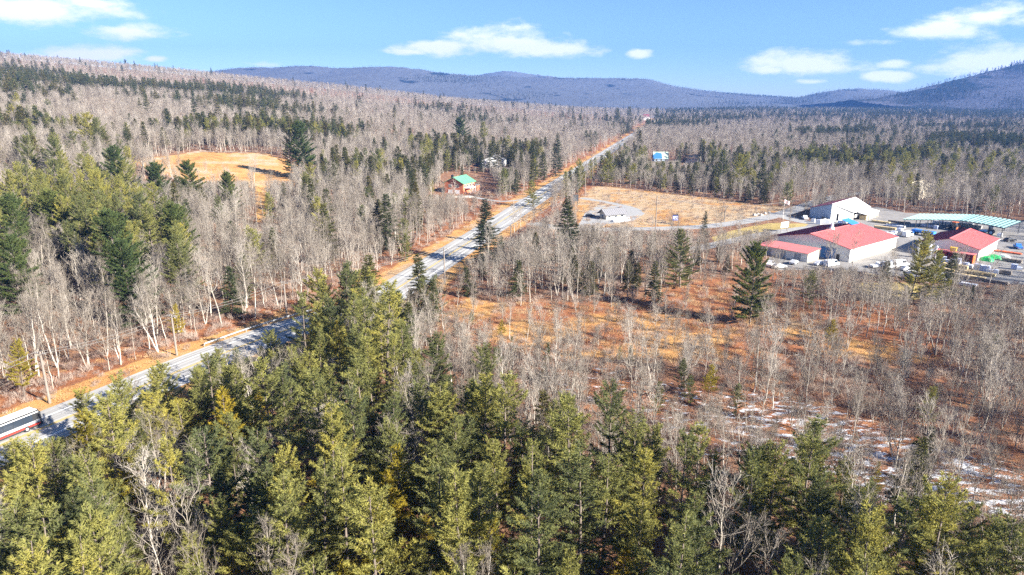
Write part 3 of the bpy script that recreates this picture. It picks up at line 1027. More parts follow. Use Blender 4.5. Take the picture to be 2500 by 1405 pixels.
# low detail copies for the far woods
def lod():
    for i, (H, cl, sp) in enumerate([(19, .2, 4.4), (20, .28, 4.2), (17, .14, 4.0)]):
        tr, cr = conifer(400 + i, H, cl, sp, 1.5, 4.4, 0.9, 0.1, 0.4, 0.62, (0.85, 0.30), 3, gap=.1)
        PROTO.setdefault('pine_far', []).append(dict(H=H, whole=combine('pine_far', tr, cr, ['pine_bark', 'pine_far'])))
    for i, (H, sp) in enumerate([(17, 3.9), (18, 3.6), (15, 3.7)]):
        tr, cr = conifer(420 + i, H, .06, sp, 1.1, 4.6, 0.4, -0.1, -0.1, 0.7, (0.80, 0.34), 3, gap=.1, prof=.85, flat=.5, upright=0)
        PROTO.setdefault('hemlock_far', []).append(dict(H=H, whole=combine('hemlock_far', tr, cr, ['pine_bark', 'hemlock'])))
    for i, (H, cl, sp) in enumerate([(17, .4, 4.4), (16, .35, 4.4), (18, .45, 4.2), (15, .3, 4.4)]):
        tr, cr = bare_tree(440 + i, H, cl, 12, sp * 1.12, (.55, 1.1), twig=2.2, n2=5, n3=4, n4=2, rad=1.0)
        PROTO.setdefault('bare_far', []).append(dict(H=H, whole=combine('bare_far', tr, cr, ['bark', 'twig'])))
        PROTO.setdefault('bare_slope', []).append(dict(H=H, whole=combine('bare_slope', tr, cr, ['twig_far', 'twig_far'])))


lod()


def bush_mesh(seed, H, W, n, mat, wid=0.03):
    r = np.random.default_rng(seed)
    g = Geo()
    a = r.uniform(0, 2 * math.pi, n); rad = W * np.sqrt(r.random(n)) * 0.45
    p = np.stack([rad * np.cos(a), rad * np.sin(a), r.uniform(-0.05, H * 0.45, n)], 1)
    d = unit(np.stack([np.cos(a) * 0.5, np.sin(a) * 0.5, np.ones(n) * 1.1], 1) + r.normal(0, 0.35, (n, 3)))
    g.blades(p, d, H * r.uniform(0.3, 0.75, n), np.full(n, wid) * r.uniform(.6, 1.4, n), r)
    return g.mesh('brush', mat)


PROTO['brush'] = [dict(H=2.0, whole=bush_mesh(500 + i, 2.0, 2.6, 170, 'brush', 0.045)) for i in range(4)]
PROTO['straw'] = [dict(H=0.8, whole=bush_mesh(520 + i, 0.7, 2.6, 110, 'straw', 0.05)) for i in range(3)]


# ------------------------------------------------------------------ planting plan
PINE_STAND = [(-900, 1250), (60, 1120), (150, 1075), (300, 990), (450, 935), (560, 900), (700, 855), (780, 835), (900, 850), (1010, 950), (1070, 1070), (1250, 1190), (1420, 1240), (1600, 1250), (1760, 1290), (1950, 1310), (2120, 1360), (2300, 1440), (2440, 1530), (2520, 1650), (2560, 2200), (2560, 9000), (-900, 9000)]
GROVE = [(-400, 640), (0, 560), (140, 500), (240, 470), (330, 480), (350, 540), (430, 580), (480, 680), (440, 735), (330, 760), (220, 720), (140, 640), (60, 620), (-400, 760)]
MIDWOOD = [(1010, 705), (1100, 640), (1180, 612), (1290, 590), (1420, 590), (1560, 590), (1720, 610), (1800, 640), (1790, 668), (1690, 680), (1600, 735), (1330, 745), (1180, 735), (1060, 700)]
RIGHTWOOD = [(1930, 695), (2080, 715), (2300, 745), (2700, 740), (2700, 1350), (2520, 1260), (2400, 1080), (2310, 900), (2300, 850), (2130, 800), (1990, 745)]
PALEWOOD = [(1000, 800), (1080, 800), (1180, 900), (1180, 1010), (1060, 1020), (1000, 900)]
BUILD_PX = [YARD_PX, [(1430, 500), (1570, 500), (1580, 545), (1430, 560)], [(1075, 425), (1190, 425), (1240, 500), (1075, 500)]]
HOUSE_CLEAR = [(1055, 470), (1200, 470), (1210, 500), (1060, 500)]
# sight lines kept open by low growth: x0, x1, photo row the crowns stay under, share of trees that ignore it
SIGHT = [(1060, 1180, 474, 0.1), (1140, 1245, 408, 0.1), (1585, 1645, 393, 0.0), (1664, 1712, 398, 0.05), (1420, 1560, 548, 0.12), (1560, 1900, 562, 0.1), (1850, 1960, 648, 0.25), (1960, 2200, 652, 0.18), (2200, 2520, 695, 0.08), (2225, 2285, 482, 0.7),
         (-60, 150, 1062, 0.06), (150, 235, 1010, 0.2), (310, 430, 965, 0.4), (490, 545, 885, 0.4), (600, 745, 845, 0.2), (340, 700, 440, 0.15), (620, 665, 545, 0.2), (1460, 1600, 305, 0.2), (1140, 1330, 500, 0.4)]
ROAD_EDGE_PX = np.array([(940, 725), (1000, 700), (1090, 660), (1160, 625), (1230, 592), (1310, 545), (1370, 505), (1420, 462), (1460, 420), (1500, 372), (1545, 330)])


# crown line of the near pine stand in the photograph
STAND_LINE = np.array([(-200, 1120), (60, 1085), (150, 1005), (240, 925), (400, 885), (540, 850), (670, 800), (740, 740), (800, 665), (930, 690), (1000, 790), (1050, 920), (1200, 925), (1300, 960), (1380, 960), (1500, 955), (1600, 1040), (1720, 1050), (1850, 1090), (1985, 1040), (2080, 1150), (2200, 1215), (2310, 1200), (2400, 1260), (2450, 1340), (2700, 1400)])


def sight_limit(x, y, z, h, kind, r):
    """lower a tree that would stand in an open sight line; 0 = leave it out"""
    px, py, cd = proj(x, y, z)
    half = {'bare': .22, 'sapling': .25}.get(kind, .2) * h / cd * F_PX
    lim = -1e9
    for (x0, x1, yl, share) in SIGHT:
        if x0 - half < px < x1 + half and py > yl and r.random() >= share:
            lim = max(lim, yl)
    if 930 < px < 1545:
        ye = float(np.interp(px, ROAD_EDGE_PX[:, 0], ROAD_EDGE_PX[:, 1]))
        if py > ye and r.random() > 0.12: lim = max(lim, ye)
    if kind in ('pine', 'gold') and inpoly(np.array([px]), np.array([py]), PINE_STAND)[0] and r.random() > 0.08:
        lim = max(lim, float(np.interp(px, STAND_LINE[:, 0], STAND_LINE[:, 1])))
    if lim < 0: return h
    hh = h
    while hh > 1.5:
        if proj(x, y, z + hh)[1] >= lim: break
        hh *= 0.9
    return hh if hh >= 2.5 else 0.0


# crown tops read from the photograph: x, y, height, kind
LANDMARK = [
    # (entries listed in BASE_Y stand where the photograph shows their foot)
    (1190, 487, 17.5, 'spire'), (1384, 478, 18.5, 'spire'), (1830, 598, 21, 'pine'), (1718, 514, 8.5, 'spruce'), (1660, 560, 15, 'pine'), (1605, 640, 12, 'hemlock'), (1560, 640, 10, 'hemlock'),
    (395, 402, 16, 'pine'), (474, 396, 17, 'pine'), (563, 424, 15, 'pine'), (737, 300, 22, 'pine'), (712, 318, 19, 'pine'),
    (1356, 325, 24, 'spruce'), (1302, 342, 23, 'spruce'), (1326, 370, 18, 'hemlock'), (1256, 362, 15, 'spruce'), (1235, 440, 12, 'pine'), (1127, 402, 11, 'spruce'), (1180, 300, 18, 'pine'), (1127, 290, 20, 'pine'),
    (1484, 372, 14, 'pine'), (1560, 318, 15, 'hemlock'), (1545, 345, 14, 'hemlock'), (1520, 370, 10, 'hemlock'), (1602, 252, 24, 'pine'), (1535, 245, 24, 'pine'), (1505, 262, 22, 'pine'), (1478, 250, 20, 'hemlock'), (1500, 285, 18, 'hemlock'),
    (1712, 338, 17, 'spruce'), (1745, 300, 16, 'spruce'), (1660, 358, 8, 'spruce'), (1760, 370, 19, 'pine'), (1800, 380, 18, 'pine'), (1840, 340, 18, 'pine'), (1860, 390, 20, 'hemlock'), (1900, 370, 18, 'pine'), (1700, 395, 15, 'hemlock'), (1740, 405, 14, 'pine'),
    (930, 690, 24, 'pine'), (835, 650, 20, 'pine'), (775, 655, 17, 'pine'), (880, 740, 21, 'pine'), (980, 790, 19, 'pine'), (900, 830, 18, 'pine'), (680, 890, 17, 'pine'), (770, 800, 17, 'pine'), (570, 890, 16, 'pine'), (280, 925, 16, 'pine'), (540, 955, 15, 'gold'), (195, 1000, 13, 'gold'), (375, 960, 14, 'pine'),
    (1050, 930, 17, 'pine'), (1180, 925, 18, 'pine'), (1230, 930, 19, 'pine'), (1375, 958, 18, 'pine'), (1490, 950, 19, 'pine'), (1550, 1010, 18, 'pine'), (1720, 1045, 17, 'pine'), (1840, 1090, 16, 'pine'), (1900, 1075, 17, 'pine'), (1985, 1035, 19, 'pine'), (2115, 1180, 15, 'pine'), (2310, 1195, 19, 'pine'), (2210, 1215, 17, 'pine'), (2430, 1340, 14, 'pine'),
    (1330, 1160, 20, 'pine'), (1110, 1135, 19, 'pine'), (900, 1190, 19, 'pine'), (640, 1045, 18, 'pine'), (760, 1130, 18, 'pine'), (480, 1060, 17, 'pine'),
    (1970, 1035, 8, 'pine'), (2280, 945, 7, 'pine'), (2278, 1040, 7, 'hemlock'), (1605, 930, 7, 'pine'), (1735, 890, 7, 'gold'), (1222, 780, 5, 'gold'), (1210, 850, 7, 'pine'), (2030, 780, 7, 'gold'), (1515, 845, 4, 'gold'), (2145, 1130, 6, 'gold'), (1150, 760, 4, 'pine'), (990, 570, 11, 'pine'), (1090, 530, 10, 'pine'), (160, 700, 7, 'pine'), (425, 745, 9, 'gold'), (30, 830, 12, 'gold'), (2220, 585, 17, 'pine'), (2270, 610, 14, 'pine'), (2165, 635, 12, 'hemlock'),
    (1265, 590, 8, 'hemlock'), (1225, 575, 9, 'hemlock'), (1140, 650, 9, 'hemlock'), (1020, 860, 14, 'pine'), (1200, 330, 14, 'pine'), (905, 365, 12, 'hemlock'), (930, 330, 13, 'hemlock'), (1040, 385, 13, 'pine'), (1080, 370, 14, 'pine'), (1055, 440, 9, 'pine'),
    (60, 335, 24, 'pine'), (130, 340, 25, 'pine'), (210, 278, 27, 'pine'), (235, 290, 26, 'pine'), (275, 360, 26, 'pine'), (170, 290, 14, 'hemlock'), (20, 480, 24, 'pine'), (300, 395, 25, 'pine'), (240, 420, 26, 'pine'), (330, 475, 24, 'pine'), (360, 500, 24, 'pine'), (200, 480, 24, 'pine'), (270, 520, 25, 'pine'), (300, 590, 22, 'pine'), (425, 500, 23, 'pine'), (430, 560, 22, 'pine'), (90, 420, 23, 'pine'), (150, 430, 24, 'pine'), (45, 400, 23, 'pine'), (10, 580, 21, 'pine'), (120, 470, 23, 'pine'),
    (2180, 385, 22, 'pine'), (2215, 372, 23, 'pine'), (2245, 365, 22, 'pine'), (2280, 380, 20, 'pine'), (2330, 375, 18, 'pine'), (2370, 400, 17, 'pine'), (2415, 385, 20, 'pine'), (2150, 400, 14, 'hemlock'),
    (1260, 222, 22, 'pine'), (1290, 218, 24, 'pine'), (1325, 216, 26, 'pine'), (1355, 222, 24, 'pine'), (1385, 230, 22, 'pine'), (1425, 236, 22, 'pine'), (1210, 212, 18, 'pine'), (1108, 220, 18, 'pine'), (1080, 210, 18, 'pine'),
]

BASE_Y = {(395, 402): 540, (474, 396): 512, (563, 424): 545, (737, 300): 440, (712, 318): 432, (1356, 325): 432, (1302, 342): 442, (1326, 370): 445, (1256, 362): 432, (1235, 440): 505, (1127, 402): 452, (1484, 372): 455, (1830, 598): 792, (1190, 487): 645, (1384, 478): 640, (1718, 514): 588, (1660, 560): 702, (1560, 318): 385, (1545, 345): 400, (1602, 252): 305, (1535, 245): 300, (1505, 262): 310, (1712, 338): 400, (1745, 300): 345, (1760, 370): 460, (1800, 380): 470, (1860, 390): 480, (990, 570): 640, (2220, 585): 735, (2270, 610): 745, (1180, 300): 370, (1127, 290): 370}

PLANTED = []        # (x, y, z, kind, variant, scale, rot, lean)


def variant_for(kind, h, r):
    ps = PROTO[kind]
    order = sorted(range(len(ps)), key=lambda i: abs(ps[i]['H'] - h) + r.random() * 4)
    return order[0]


def plant(x, y, kind, h, var=None, rot=None):
    r = rng
    var = variant_for(kind, h, r) if var is None else var
    PLANTED.append((float(x), float(y), float(T(x, y)) - 0.1, kind, var, h / PROTO[kind][var]['H'], r.uniform(0, 6.283) if rot is None else rot))


LM_XY = []
for (tx, ty, h, kind) in LANDMARK:
    if kind == 'pine' and ((tx, ty) in BASE_Y or (tx < 460 and ty < 620)): kind = 'openpine'
    p = hit(tx, ty, h)
    if (tx, ty) in BASE_Y:
        p = hit(tx, BASE_Y[(tx, ty)])
        for h in np.arange(4, 34, .2):
            if proj(p[0], p[1], p[2] + h)[1] <= ty: break
    if dist_poly(np.array([p[0]]), np.array([p[1]]), ROAD)[0] < 9.5:
        # nudge off the pavement
        for k in range(40):
            p = p + np.array([0.35, 0.0, 0.0])
            if dist_poly(np.array([p[0]]), np.array([p[1]]), ROAD)[0] >= 9.5: break
    plant(p[0], p[1], kind, h, var=(3 if (tx, ty) in ((1830, 598), (395, 402), (474, 396), (563, 424)) else None))
    LM_XY.append(p[:2])
LM_XY = np.array(LM_XY)


def jgrid(y0, y1, cell, r, margin=25):
    """jittered grid over the strip of ground the camera can see"""
    ys = np.arange(y0, y1, cell)
    out = []
    for y in ys:
        half = 0.80 * y + margin
        xs = np.arange(-half, half, cell)
        out.append(np.stack([xs + r.uniform(-.5, .5, len(xs)) * cell, y + r.uniform(-.5, .5, len(xs)) * cell], 1))
    return np.concatenate(out)


DR_ALL = [(P, w) for (_, P, w) in drives]


def planting():
    r = np.random.default_rng(77)
    # --- near and middle woods
    for (y0, y1, cell, far) in ((34, 260, 4.1, 0), (260, 620, 4.6, 0), (620, 1250, 8.0, 1), (1250, 2700, 13.5, 1)):
        G = jgrid(y0, y1, cell, r)
        x, y = G[:, 0], G[:, 1]
        z = T(x, y)
        px, py, cd = proj(x, y, z)
        keep = dist_poly(x, y, ROAD) > np.where(y < 700, 13.5, 11.0)
        for P, w in DR_ALL:
            keep &= dist_poly(x, y, P) > w + 2.5
        for poly in BUILD_PX:
            keep &= ~inpoly(px, py, poly)
        if not far:
            d2 = np.min((x[:, None] - LM_XY[None, :, 0]) ** 2 + (y[:, None] - LM_XY[None, :, 1]) ** 2, 1)
            keep &= d2 > 2.2 ** 2
        keep &= ~(inpoly(px, py, CLEAR)) & ~inpoly(px, py, LAWN) & ~inpoly(px, py, LAWN2) & ~inpoly(px, py, HOUSE_CLEAR)
        f_field = inpoly(px, py, FIELD) | inpoly(px, py, FIELD2)
        f_wet = inpoly(px, py, WET)
        f_st = inpoly(px, py, PINE_STAND)
        f_gr = inpoly(px, py, GROVE)
        f_mid = inpoly(px, py, MIDWOOD)
        f_rw = inpoly(px, py, RIGHTWOOD)
        f_pale = inpoly(px, py, PALEWOOD)
        s = road_s(x, y)
        cl = wob(x, y, 95, 5.0) * 0.6 + wob(x, y, 290, 2.0) * 0.5
        for i in np.nonzero(keep)[0]:
            u = r.random(); X, Y = x[i], y[i]
            yi, xi = py[i], px[i]
            kind = None; h = r.uniform(12, 18)
            if far:
                if s[i] > 0:
                    # hillside: hemlock bands, bare tops
                    band = 0.72 * (1 - sstep(900, 1500, Y)) * sstep(0.08, 0.32, cl[i]) + 0.015
                    if Y < 1250 and xi > 1000: band *= 0.8
                    kind = 'hemlock_far' if u < band * 0.75 else ('pine_far' if u < band else 'bare_far')
                    h = r.uniform(12, 17) if kind == 'bare_far' else r.uniform(16, 25)
                else:
                    pb = 0.012 + 0.7 * sstep(0.25, 0.42, cl[i])
                    if Y > 1450: pb = 0.22 + 0.55 * sstep(-.05, .45, cl[i])
                    if xi > 2050: pb += 0.15
                    kind = 'pine_far' if u < pb * .75 else ('hemlock_far' if u < pb else 'bare_far')
                    h = r.uniform(12, 18) if kind == 'bare_far' else r.uniform(14, 22)
            elif f_st[i]:
                if xi < 25 and 1040 < yi < 1500: continue
                if u < 0.53: kind = 'pine'; h = r.uniform(8, 20)
                elif u < 0.57: kind = 'gold'; h = r.uniform(7, 14)
                elif u < 0.80: kind = 'bare'; h = r.uniform(10, 18)
                else: continue
            elif f_gr[i]:
                if u < 0.30: kind = 'pine'; h = r.uniform(15, 23)
                elif u < 0.9: kind = 'bare'
                else: continue
            elif f_mid[i]:
                if u < 0.52: kind = 'bare'; h = r.uniform(10, 16)
                elif u < 0.60: kind = 'hemlock'; h = r.uniform(6, 12)
                elif u < 0.72: kind = 'sapling'; h = r.uniform(5, 9)
                else: continue
            elif f_pale[i]:
                kind = 'bare' if u < 0.55 else 'sapling'; h = r.uniform(9, 14) if u < .55 else r.uniform(5, 9)
            elif f_field[i]:
                if u < (0.40 if yi > 780 or xi > 1880 else 0.2) and (yi > 600 or u < .1): kind = 'sapling'; h = r.uniform(2, 6) if yi > 600 else r.uniform(1.5, 3.5)
                elif u < (0.50 if yi > 780 or xi > 1880 else 0.24) and yi > 650: kind = 'bare'; h = r.uniform(6, 11)
                else: continue
            elif f_rw[i]:
                dens = 0.62 if yi < 800 or xi > 2330 else 0.42
                if u < dens: kind = 'bare'; h = r.uniform(9, 15)
                elif u < dens + 0.16: kind = 'sapling'; h = r.uniform(4, 8)
                elif u < dens + 0.18: kind = 'pine'; h = r.uniform(5, 9)
                else: continue
            elif f_wet[i]:
                if u < 0.30: kind = 'bare'; h = r.uniform(6.5, 14)
                elif u < 0.72: kind = 'sapling'; h = r.uniform(3, 8)
                elif u < 0.755: kind = 'pine'; h = r.uniform(3, 7)
                else: continue
            elif s[i] > 0:
                # left of the highway
                con = 0.05
                if Y > 400: con = 0.02 + 0.75 * sstep(0.12, 0.34, cl[i])
                if 1000 < xi < 1330 and yi < 500: con = 0.30
                dens = 0.88 if Y > 200 else 0.62
                if u > dens: continue
                if u < dens * con:
                    kind = 'hemlock' if r.random() < .7 else 'pine'; h = r.uniform(13, 23)
                else:
                    kind = 'bare'; h = r.uniform(9, 19)
                if min(abs(road_s(X, Y)) - 13, 99) < 6 and r.random() < .5: h *= 0.6
            else:
                con = 0.02 + 0.65 * sstep(0.25, 0.42, cl[i])
                if xi > 2100 and yi < 480: con += 0.1
                if xi > 1880 and yi > 640: con = 0.05
                if 1440 < xi < 1900 and 380 < yi < 500: con = 0.22
                if u > 0.86: continue
                if u < con * .86:
                    kind = 'pine' if r.random() < .55 else 'hemlock'; h = r.uniform(11, 19)
                else:
                    kind = 'bare'; h = r.uniform(10, 16)
                # keep the field and yard edges low so that the houses show
                if yi > 440 and 1430 < xi < 1900: h *= 0.75
            if kind is None: continue
            if not far or Y < 1000:
                h = sight_limit(X, Y, z[i], h, kind, r)
                if h == 0: continue
                if h < 7 and kind == 'bare': kind = 'sapling'
            plant(X, Y, kind, h)


planting()
print('PLANTED', len(PLANTED), {k: sum(1 for p in PLANTED if p[3] == k) for k in PROTO})


# ------------------------------------------------------------------ individuals and woods
def pose(p):
    r = np.random.default_rng(int(abs(p[0] * 1000 + p[1] * 17)) + 5)
    k = 0.055 if p[3].startswith(('bare', 'sapling')) else 0.03
    a = r.uniform(.86, 1.2)
    return (r.normal(0, k), r.normal(0, k), p[6]), (p[5] * a, p[5] * a * r.uniform(.9, 1.1), p[5])


def importance(p):
    x, y, z, kind, var, sc, rot = p
    h = sc * PROTO[kind][var]['H']
    px, py, cd = proj(x, y, z + h * 0.6)
    a = (h * F_PX / cd) ** 2
    if not (-40 < px < 2540 and 60 < py < 1440): a *= 0.02
    return float(a)


NAMES = {'pine': ('pine_tree', 'pine tree'), 'openpine': ('open_grown_pine_tree', 'pine tree'), 'gold': ('yellow_pine_tree', 'pine tree'), 'hemlock': ('hemlock_tree', 'hemlock tree'), 'spruce': ('spruce_tree', 'spruce tree'),
         'spire': ('spire_spruce_tree', 'spruce tree'), 'bare': ('bare_tree', 'bare tree'), 'sapling': ('sapling_tree', 'sapling')}
GROUPS = {'pine': 'pines of the roadside woods', 'openpine': 'wide open-grown pines', 'gold': 'yellowish young pines', 'hemlock': 'dark hemlocks', 'spruce': 'dark spruces', 'spire': 'thin spire spruces', 'bare': 'leafless trees', 'sapling': 'leafless saplings'}
ANCH = [('the white bus', 70, 1030), ('the shaded side track', 60, 1250), ('the lower edge of the pine stand', 500, 1390), ('the middle of the pine stand', 620, 1150), ('the gap of dark trunks', 1050, 1080),
        ('the lower middle of the pine stand', 1250, 1390), ('the pale saplings', 1060, 880), ('the snowy brush', 1750, 1010), ('the blue-shaded snow', 2170, 1110), ('the lower right corner', 2400, 1390),
        ('the end of the pine stand', 2000, 1300), ('the orange meadow', 1500, 800), ('the lone meadow pine', 1830, 720), ('the red-brown bank', 2130, 800), ('the big red-roofed warehouse', 2000, 640),
        ('the lumber yard', 2330, 720), ('the right edge', 2470, 950), ('the brick house', 1120, 460), ('the white farmhouse', 1180, 395), ('the wood below the access road', 1500, 660), ('the near highway bend', 960, 720),
        ('the guard rail', 680, 800), ('the golden clearing', 560, 415), ('the dirt track under the clearing', 645, 500), ('the left edge', 20, 760), ('the pine grove', 250, 560), ('the roadside slope', 300, 860),
        ('the brush along the verge', 900, 620), ('the far end of the highway', 1570, 300), ('the blue-roofed house', 1612, 385), ('the kiosk', 1490, 525), ('the flagpole', 1912, 510), ('the teal canopy', 2350, 530),
        ('the cream house', 2240, 470), ('the log pile behind the clearing', 560, 360), ('the hill forest edge', 850, 330), ('the hillside above the clearing', 300, 300), ('the upper left slope', 80, 300),
        ('the grey woods beyond the houses', 1900, 330), ('the woods behind the canopy', 2400, 430), ('the ridge pines', 1320, 240), ('the highway straight', 1400, 430)]
ORD = ['first', 'second', 'third', 'fourth', 'fifth', 'sixth', 'seventh', 'eighth', 'ninth', 'tenth', 'eleventh', 'twelfth', 'thirteenth', 'fourteenth', 'fifteenth', 'sixteenth', 'seventeenth', 'eighteenth', 'nineteenth', 'twentieth']


def describe(p):
    x, y, z, kind, var, sc, rot = p
    h = sc * PROTO[kind][var]['H']
    px, py, cd = proj(x, y, z + h * 0.55)
    size = {0: 'low', 1: 'mid-sized', 2: 'tall'}[int(h > 9) + int(h > 15.5)] if kind != 'sapling' else 'slim'
    look = {'pine': ['plumy green pine', 'sparse-crowned green pine', 'full green pine', 'long-trunked green pine', 'bushy green pine', 'broad green pine', 'narrow green pine', 'ragged green pine', 'wide-skirted green pine', 'gappy green pine'],
            'openpine': ['wide layered pine', 'big layered pine', 'broad-skirted pine', 'full dark green pine'], 'gold': ['yellow-green pine'], 'hemlock': ['dark hemlock', 'narrow dark hemlock', 'bushy dark hemlock', 'long-trunked hemlock'],
            'spruce': ['dark spruce', 'narrow dark spruce'], 'spire': ['thin half-bare spruce'],
            'bare': ['leafless grey tree', 'leafless pale tree', 'high-crowned leafless tree', 'wide leafless tree', 'twin-stemmed leafless tree', 'slender leafless tree', 'low-branched leafless tree', 'forked leafless tree'],
            'sapling': ['leafless sapling', 'leafless thin sapling', 'bushy leafless sapling']}[kind][var]
    best = min(ANCH, key=lambda a: (a[1] - px) ** 2 + ((a[2] - py) * 1.6) ** 2)
    dx, dy = px - best[1], (py - best[2]) * 1.6
    if dx * dx + dy * dy < 45 ** 2: rel = 'at'
    elif abs(dx) > abs(dy): rel = 'right of' if dx > 0 else 'left of'
    else: rel = 'below' if dy > 0 else 'above'
    return '%s %s %s %s' % (size, look, rel, best[0]), float(px), float(py)


def build_trees():
    by = {}
    for p in PLANTED:
        by.setdefault(p[3], []).append(p)
    rest = {}
    indiv = []
    for kind, ps in by.items():
        if kind.endswith('_far'):
            rest.setdefault(kind, []).extend(ps); continue
        n = {'bare': 300, 'pine': 300, 'hemlock': 220, 'sapling': 300}.get(kind, 300)
        ps = sorted(ps, key=importance, reverse=True)
        indiv += ps[:n]
        rest.setdefault(kind, []).extend(ps[n:])
    # labels: look + place, then counted from the left where several are alike
    groups = {}
    for p in indiv:
        lb, px, py = describe(p)
        groups.setdefault(lb, []).append((px, p))
    lab = {}
    for lb, lst in groups.items():
        lst.sort(key=lambda t: t[0])
        if len(lst) == 1:
            lab[id(lst[0][1])] = lb
        else:
            for i, (px, p) in enumerate(lst):
                lab[id(p)] = lb + ', ' + (ORD[i] if i < 20 else 'last') + ' from left'
    for p in indiv:
        x, y, z, kind, var, sc, rot = p
        pr = PROTO[kind][var]
        o = bpy.data.objects.new(NAMES[kind][0], None)
        COL.objects.link(o)
        o.location = (x, y, z); o.rotation_euler, o.scale = pose(p)
        tag(o, lab[id(p)], NAMES[kind][1], GROUPS[kind])
        for nm in ('trunk', 'crown'):
            c = bpy.data.objects.new(nm, pr[nm]); COL.objects.link(c); c.parent = o
    return rest


def gn_scatter(name, pts, protos, label, cat):
    """one 'stuff' object: points that carry an instance of one of the prototype meshes"""
    pcol = bpy.data.collections.new('proto_' + name)
    for i, pr in enumerate(protos):
        o = bpy.data.objects.new('%s_proto_%02d' % (name, i), pr['whole']); pcol.objects.link(o)
    me = bpy.data.meshes.new(name)
    P = np.array([p[:3] for p in pts], np.float32)
    me.vertices.add(len(P)); me.vertices.foreach_set('co', P.reshape(-1))
    a = me.attributes.new('idx', 'INT', 'POINT'); a.data.foreach_set('value', np.array([p[4] for p in pts], np.int32))
    ps_ = [pose(p) for p in pts]
    a = me.attributes.new('scl', 'FLOAT_VECTOR', 'POINT'); a.data.foreach_set('vector', np.array([q[1] for q in ps_], np.float32).reshape(-1))
    rot = np.array([q[0] for q in ps_], np.float32)
    a = me.attributes.new('rot', 'FLOAT_VECTOR', 'POINT'); a.data.foreach_set('vector', rot.reshape(-1))
    me.update()
    o = bpy.data.objects.new(name, me); COL.objects.link(o)
    o['kind'] = 'stuff'; o['label'] = label; o['category'] = cat
    ng = bpy.data.node_groups.new('scatter_' + name, 'GeometryNodeTree')
    ng.interface.new_socket('Geometry', in_out='INPUT', socket_type='NodeSocketGeometry')
    ng.interface.new_socket('Geometry', in_out='OUTPUT', socket_type='NodeSocketGeometry')
    N = ng.nodes.new; L = ng.links.new
    gi = N('NodeGroupInput'); go = N('NodeGroupOutput')
    ci = N('GeometryNodeCollectionInfo'); ci.inputs['Collection'].default_value = pcol
    ci.inputs['Separate Children'].default_value = True; ci.inputs['Reset Children'].default_value = True
    ip = N('GeometryNodeInstanceOnPoints'); ip.inputs['Pick Instance'].default_value = True

    def na(n, t):
        x = N('GeometryNodeInputNamedAttribute'); x.data_type = t; x.inputs['Name'].default_value = n
        return x.outputs['Attribute']
    L(gi.outputs[0], ip.inputs['Points']); L(ci.outputs[0], ip.inputs['Instance'])
    L(na('idx', 'INT'), ip.inputs['Instance Index']); L(na('scl', 'FLOAT_VECTOR'), ip.inputs['Scale'])
    er = N('FunctionNodeEulerToRotation'); L(na('rot', 'FLOAT_VECTOR'), er.inputs[0]); L(er.outputs[0], ip.inputs['Rotation'])
    L(ip.outputs[0], go.inputs[0])
    md = o.modifiers.new('scatter', 'NODES'); md.node_group = ng
    return o


REST = build_trees()
WOOD_LABEL = {'bare': ('bare_woods', 'mass of leafless grey trees in the middle woods', 'woods'), 'pine': ('pine_woods', 'pines too small to single out in the woods', 'woods'),
              'hemlock': ('hemlock_woods', 'dark hemlocks scattered through the hillside woods', 'woods'), 'sapling': ('sapling_thicket', 'thicket of thin leafless saplings', 'thicket'),
              'bare_far': ('far_bare_woods', 'far grey leafless forest covering hill and valley', 'forest'), 'pine_far': ('far_pine_woods', 'far green pines standing over the grey forest', 'forest'),
              'hemlock_far': ('far_hemlock_woods', 'far dark hemlock bands on the hillside', 'forest')}
for kind, ps in REST.items():
    if ps and kind in WOOD_LABEL:
        gn_scatter(WOOD_LABEL[kind][0], ps, PROTO[kind], WOOD_LABEL[kind][1], WOOD_LABEL[kind][2])


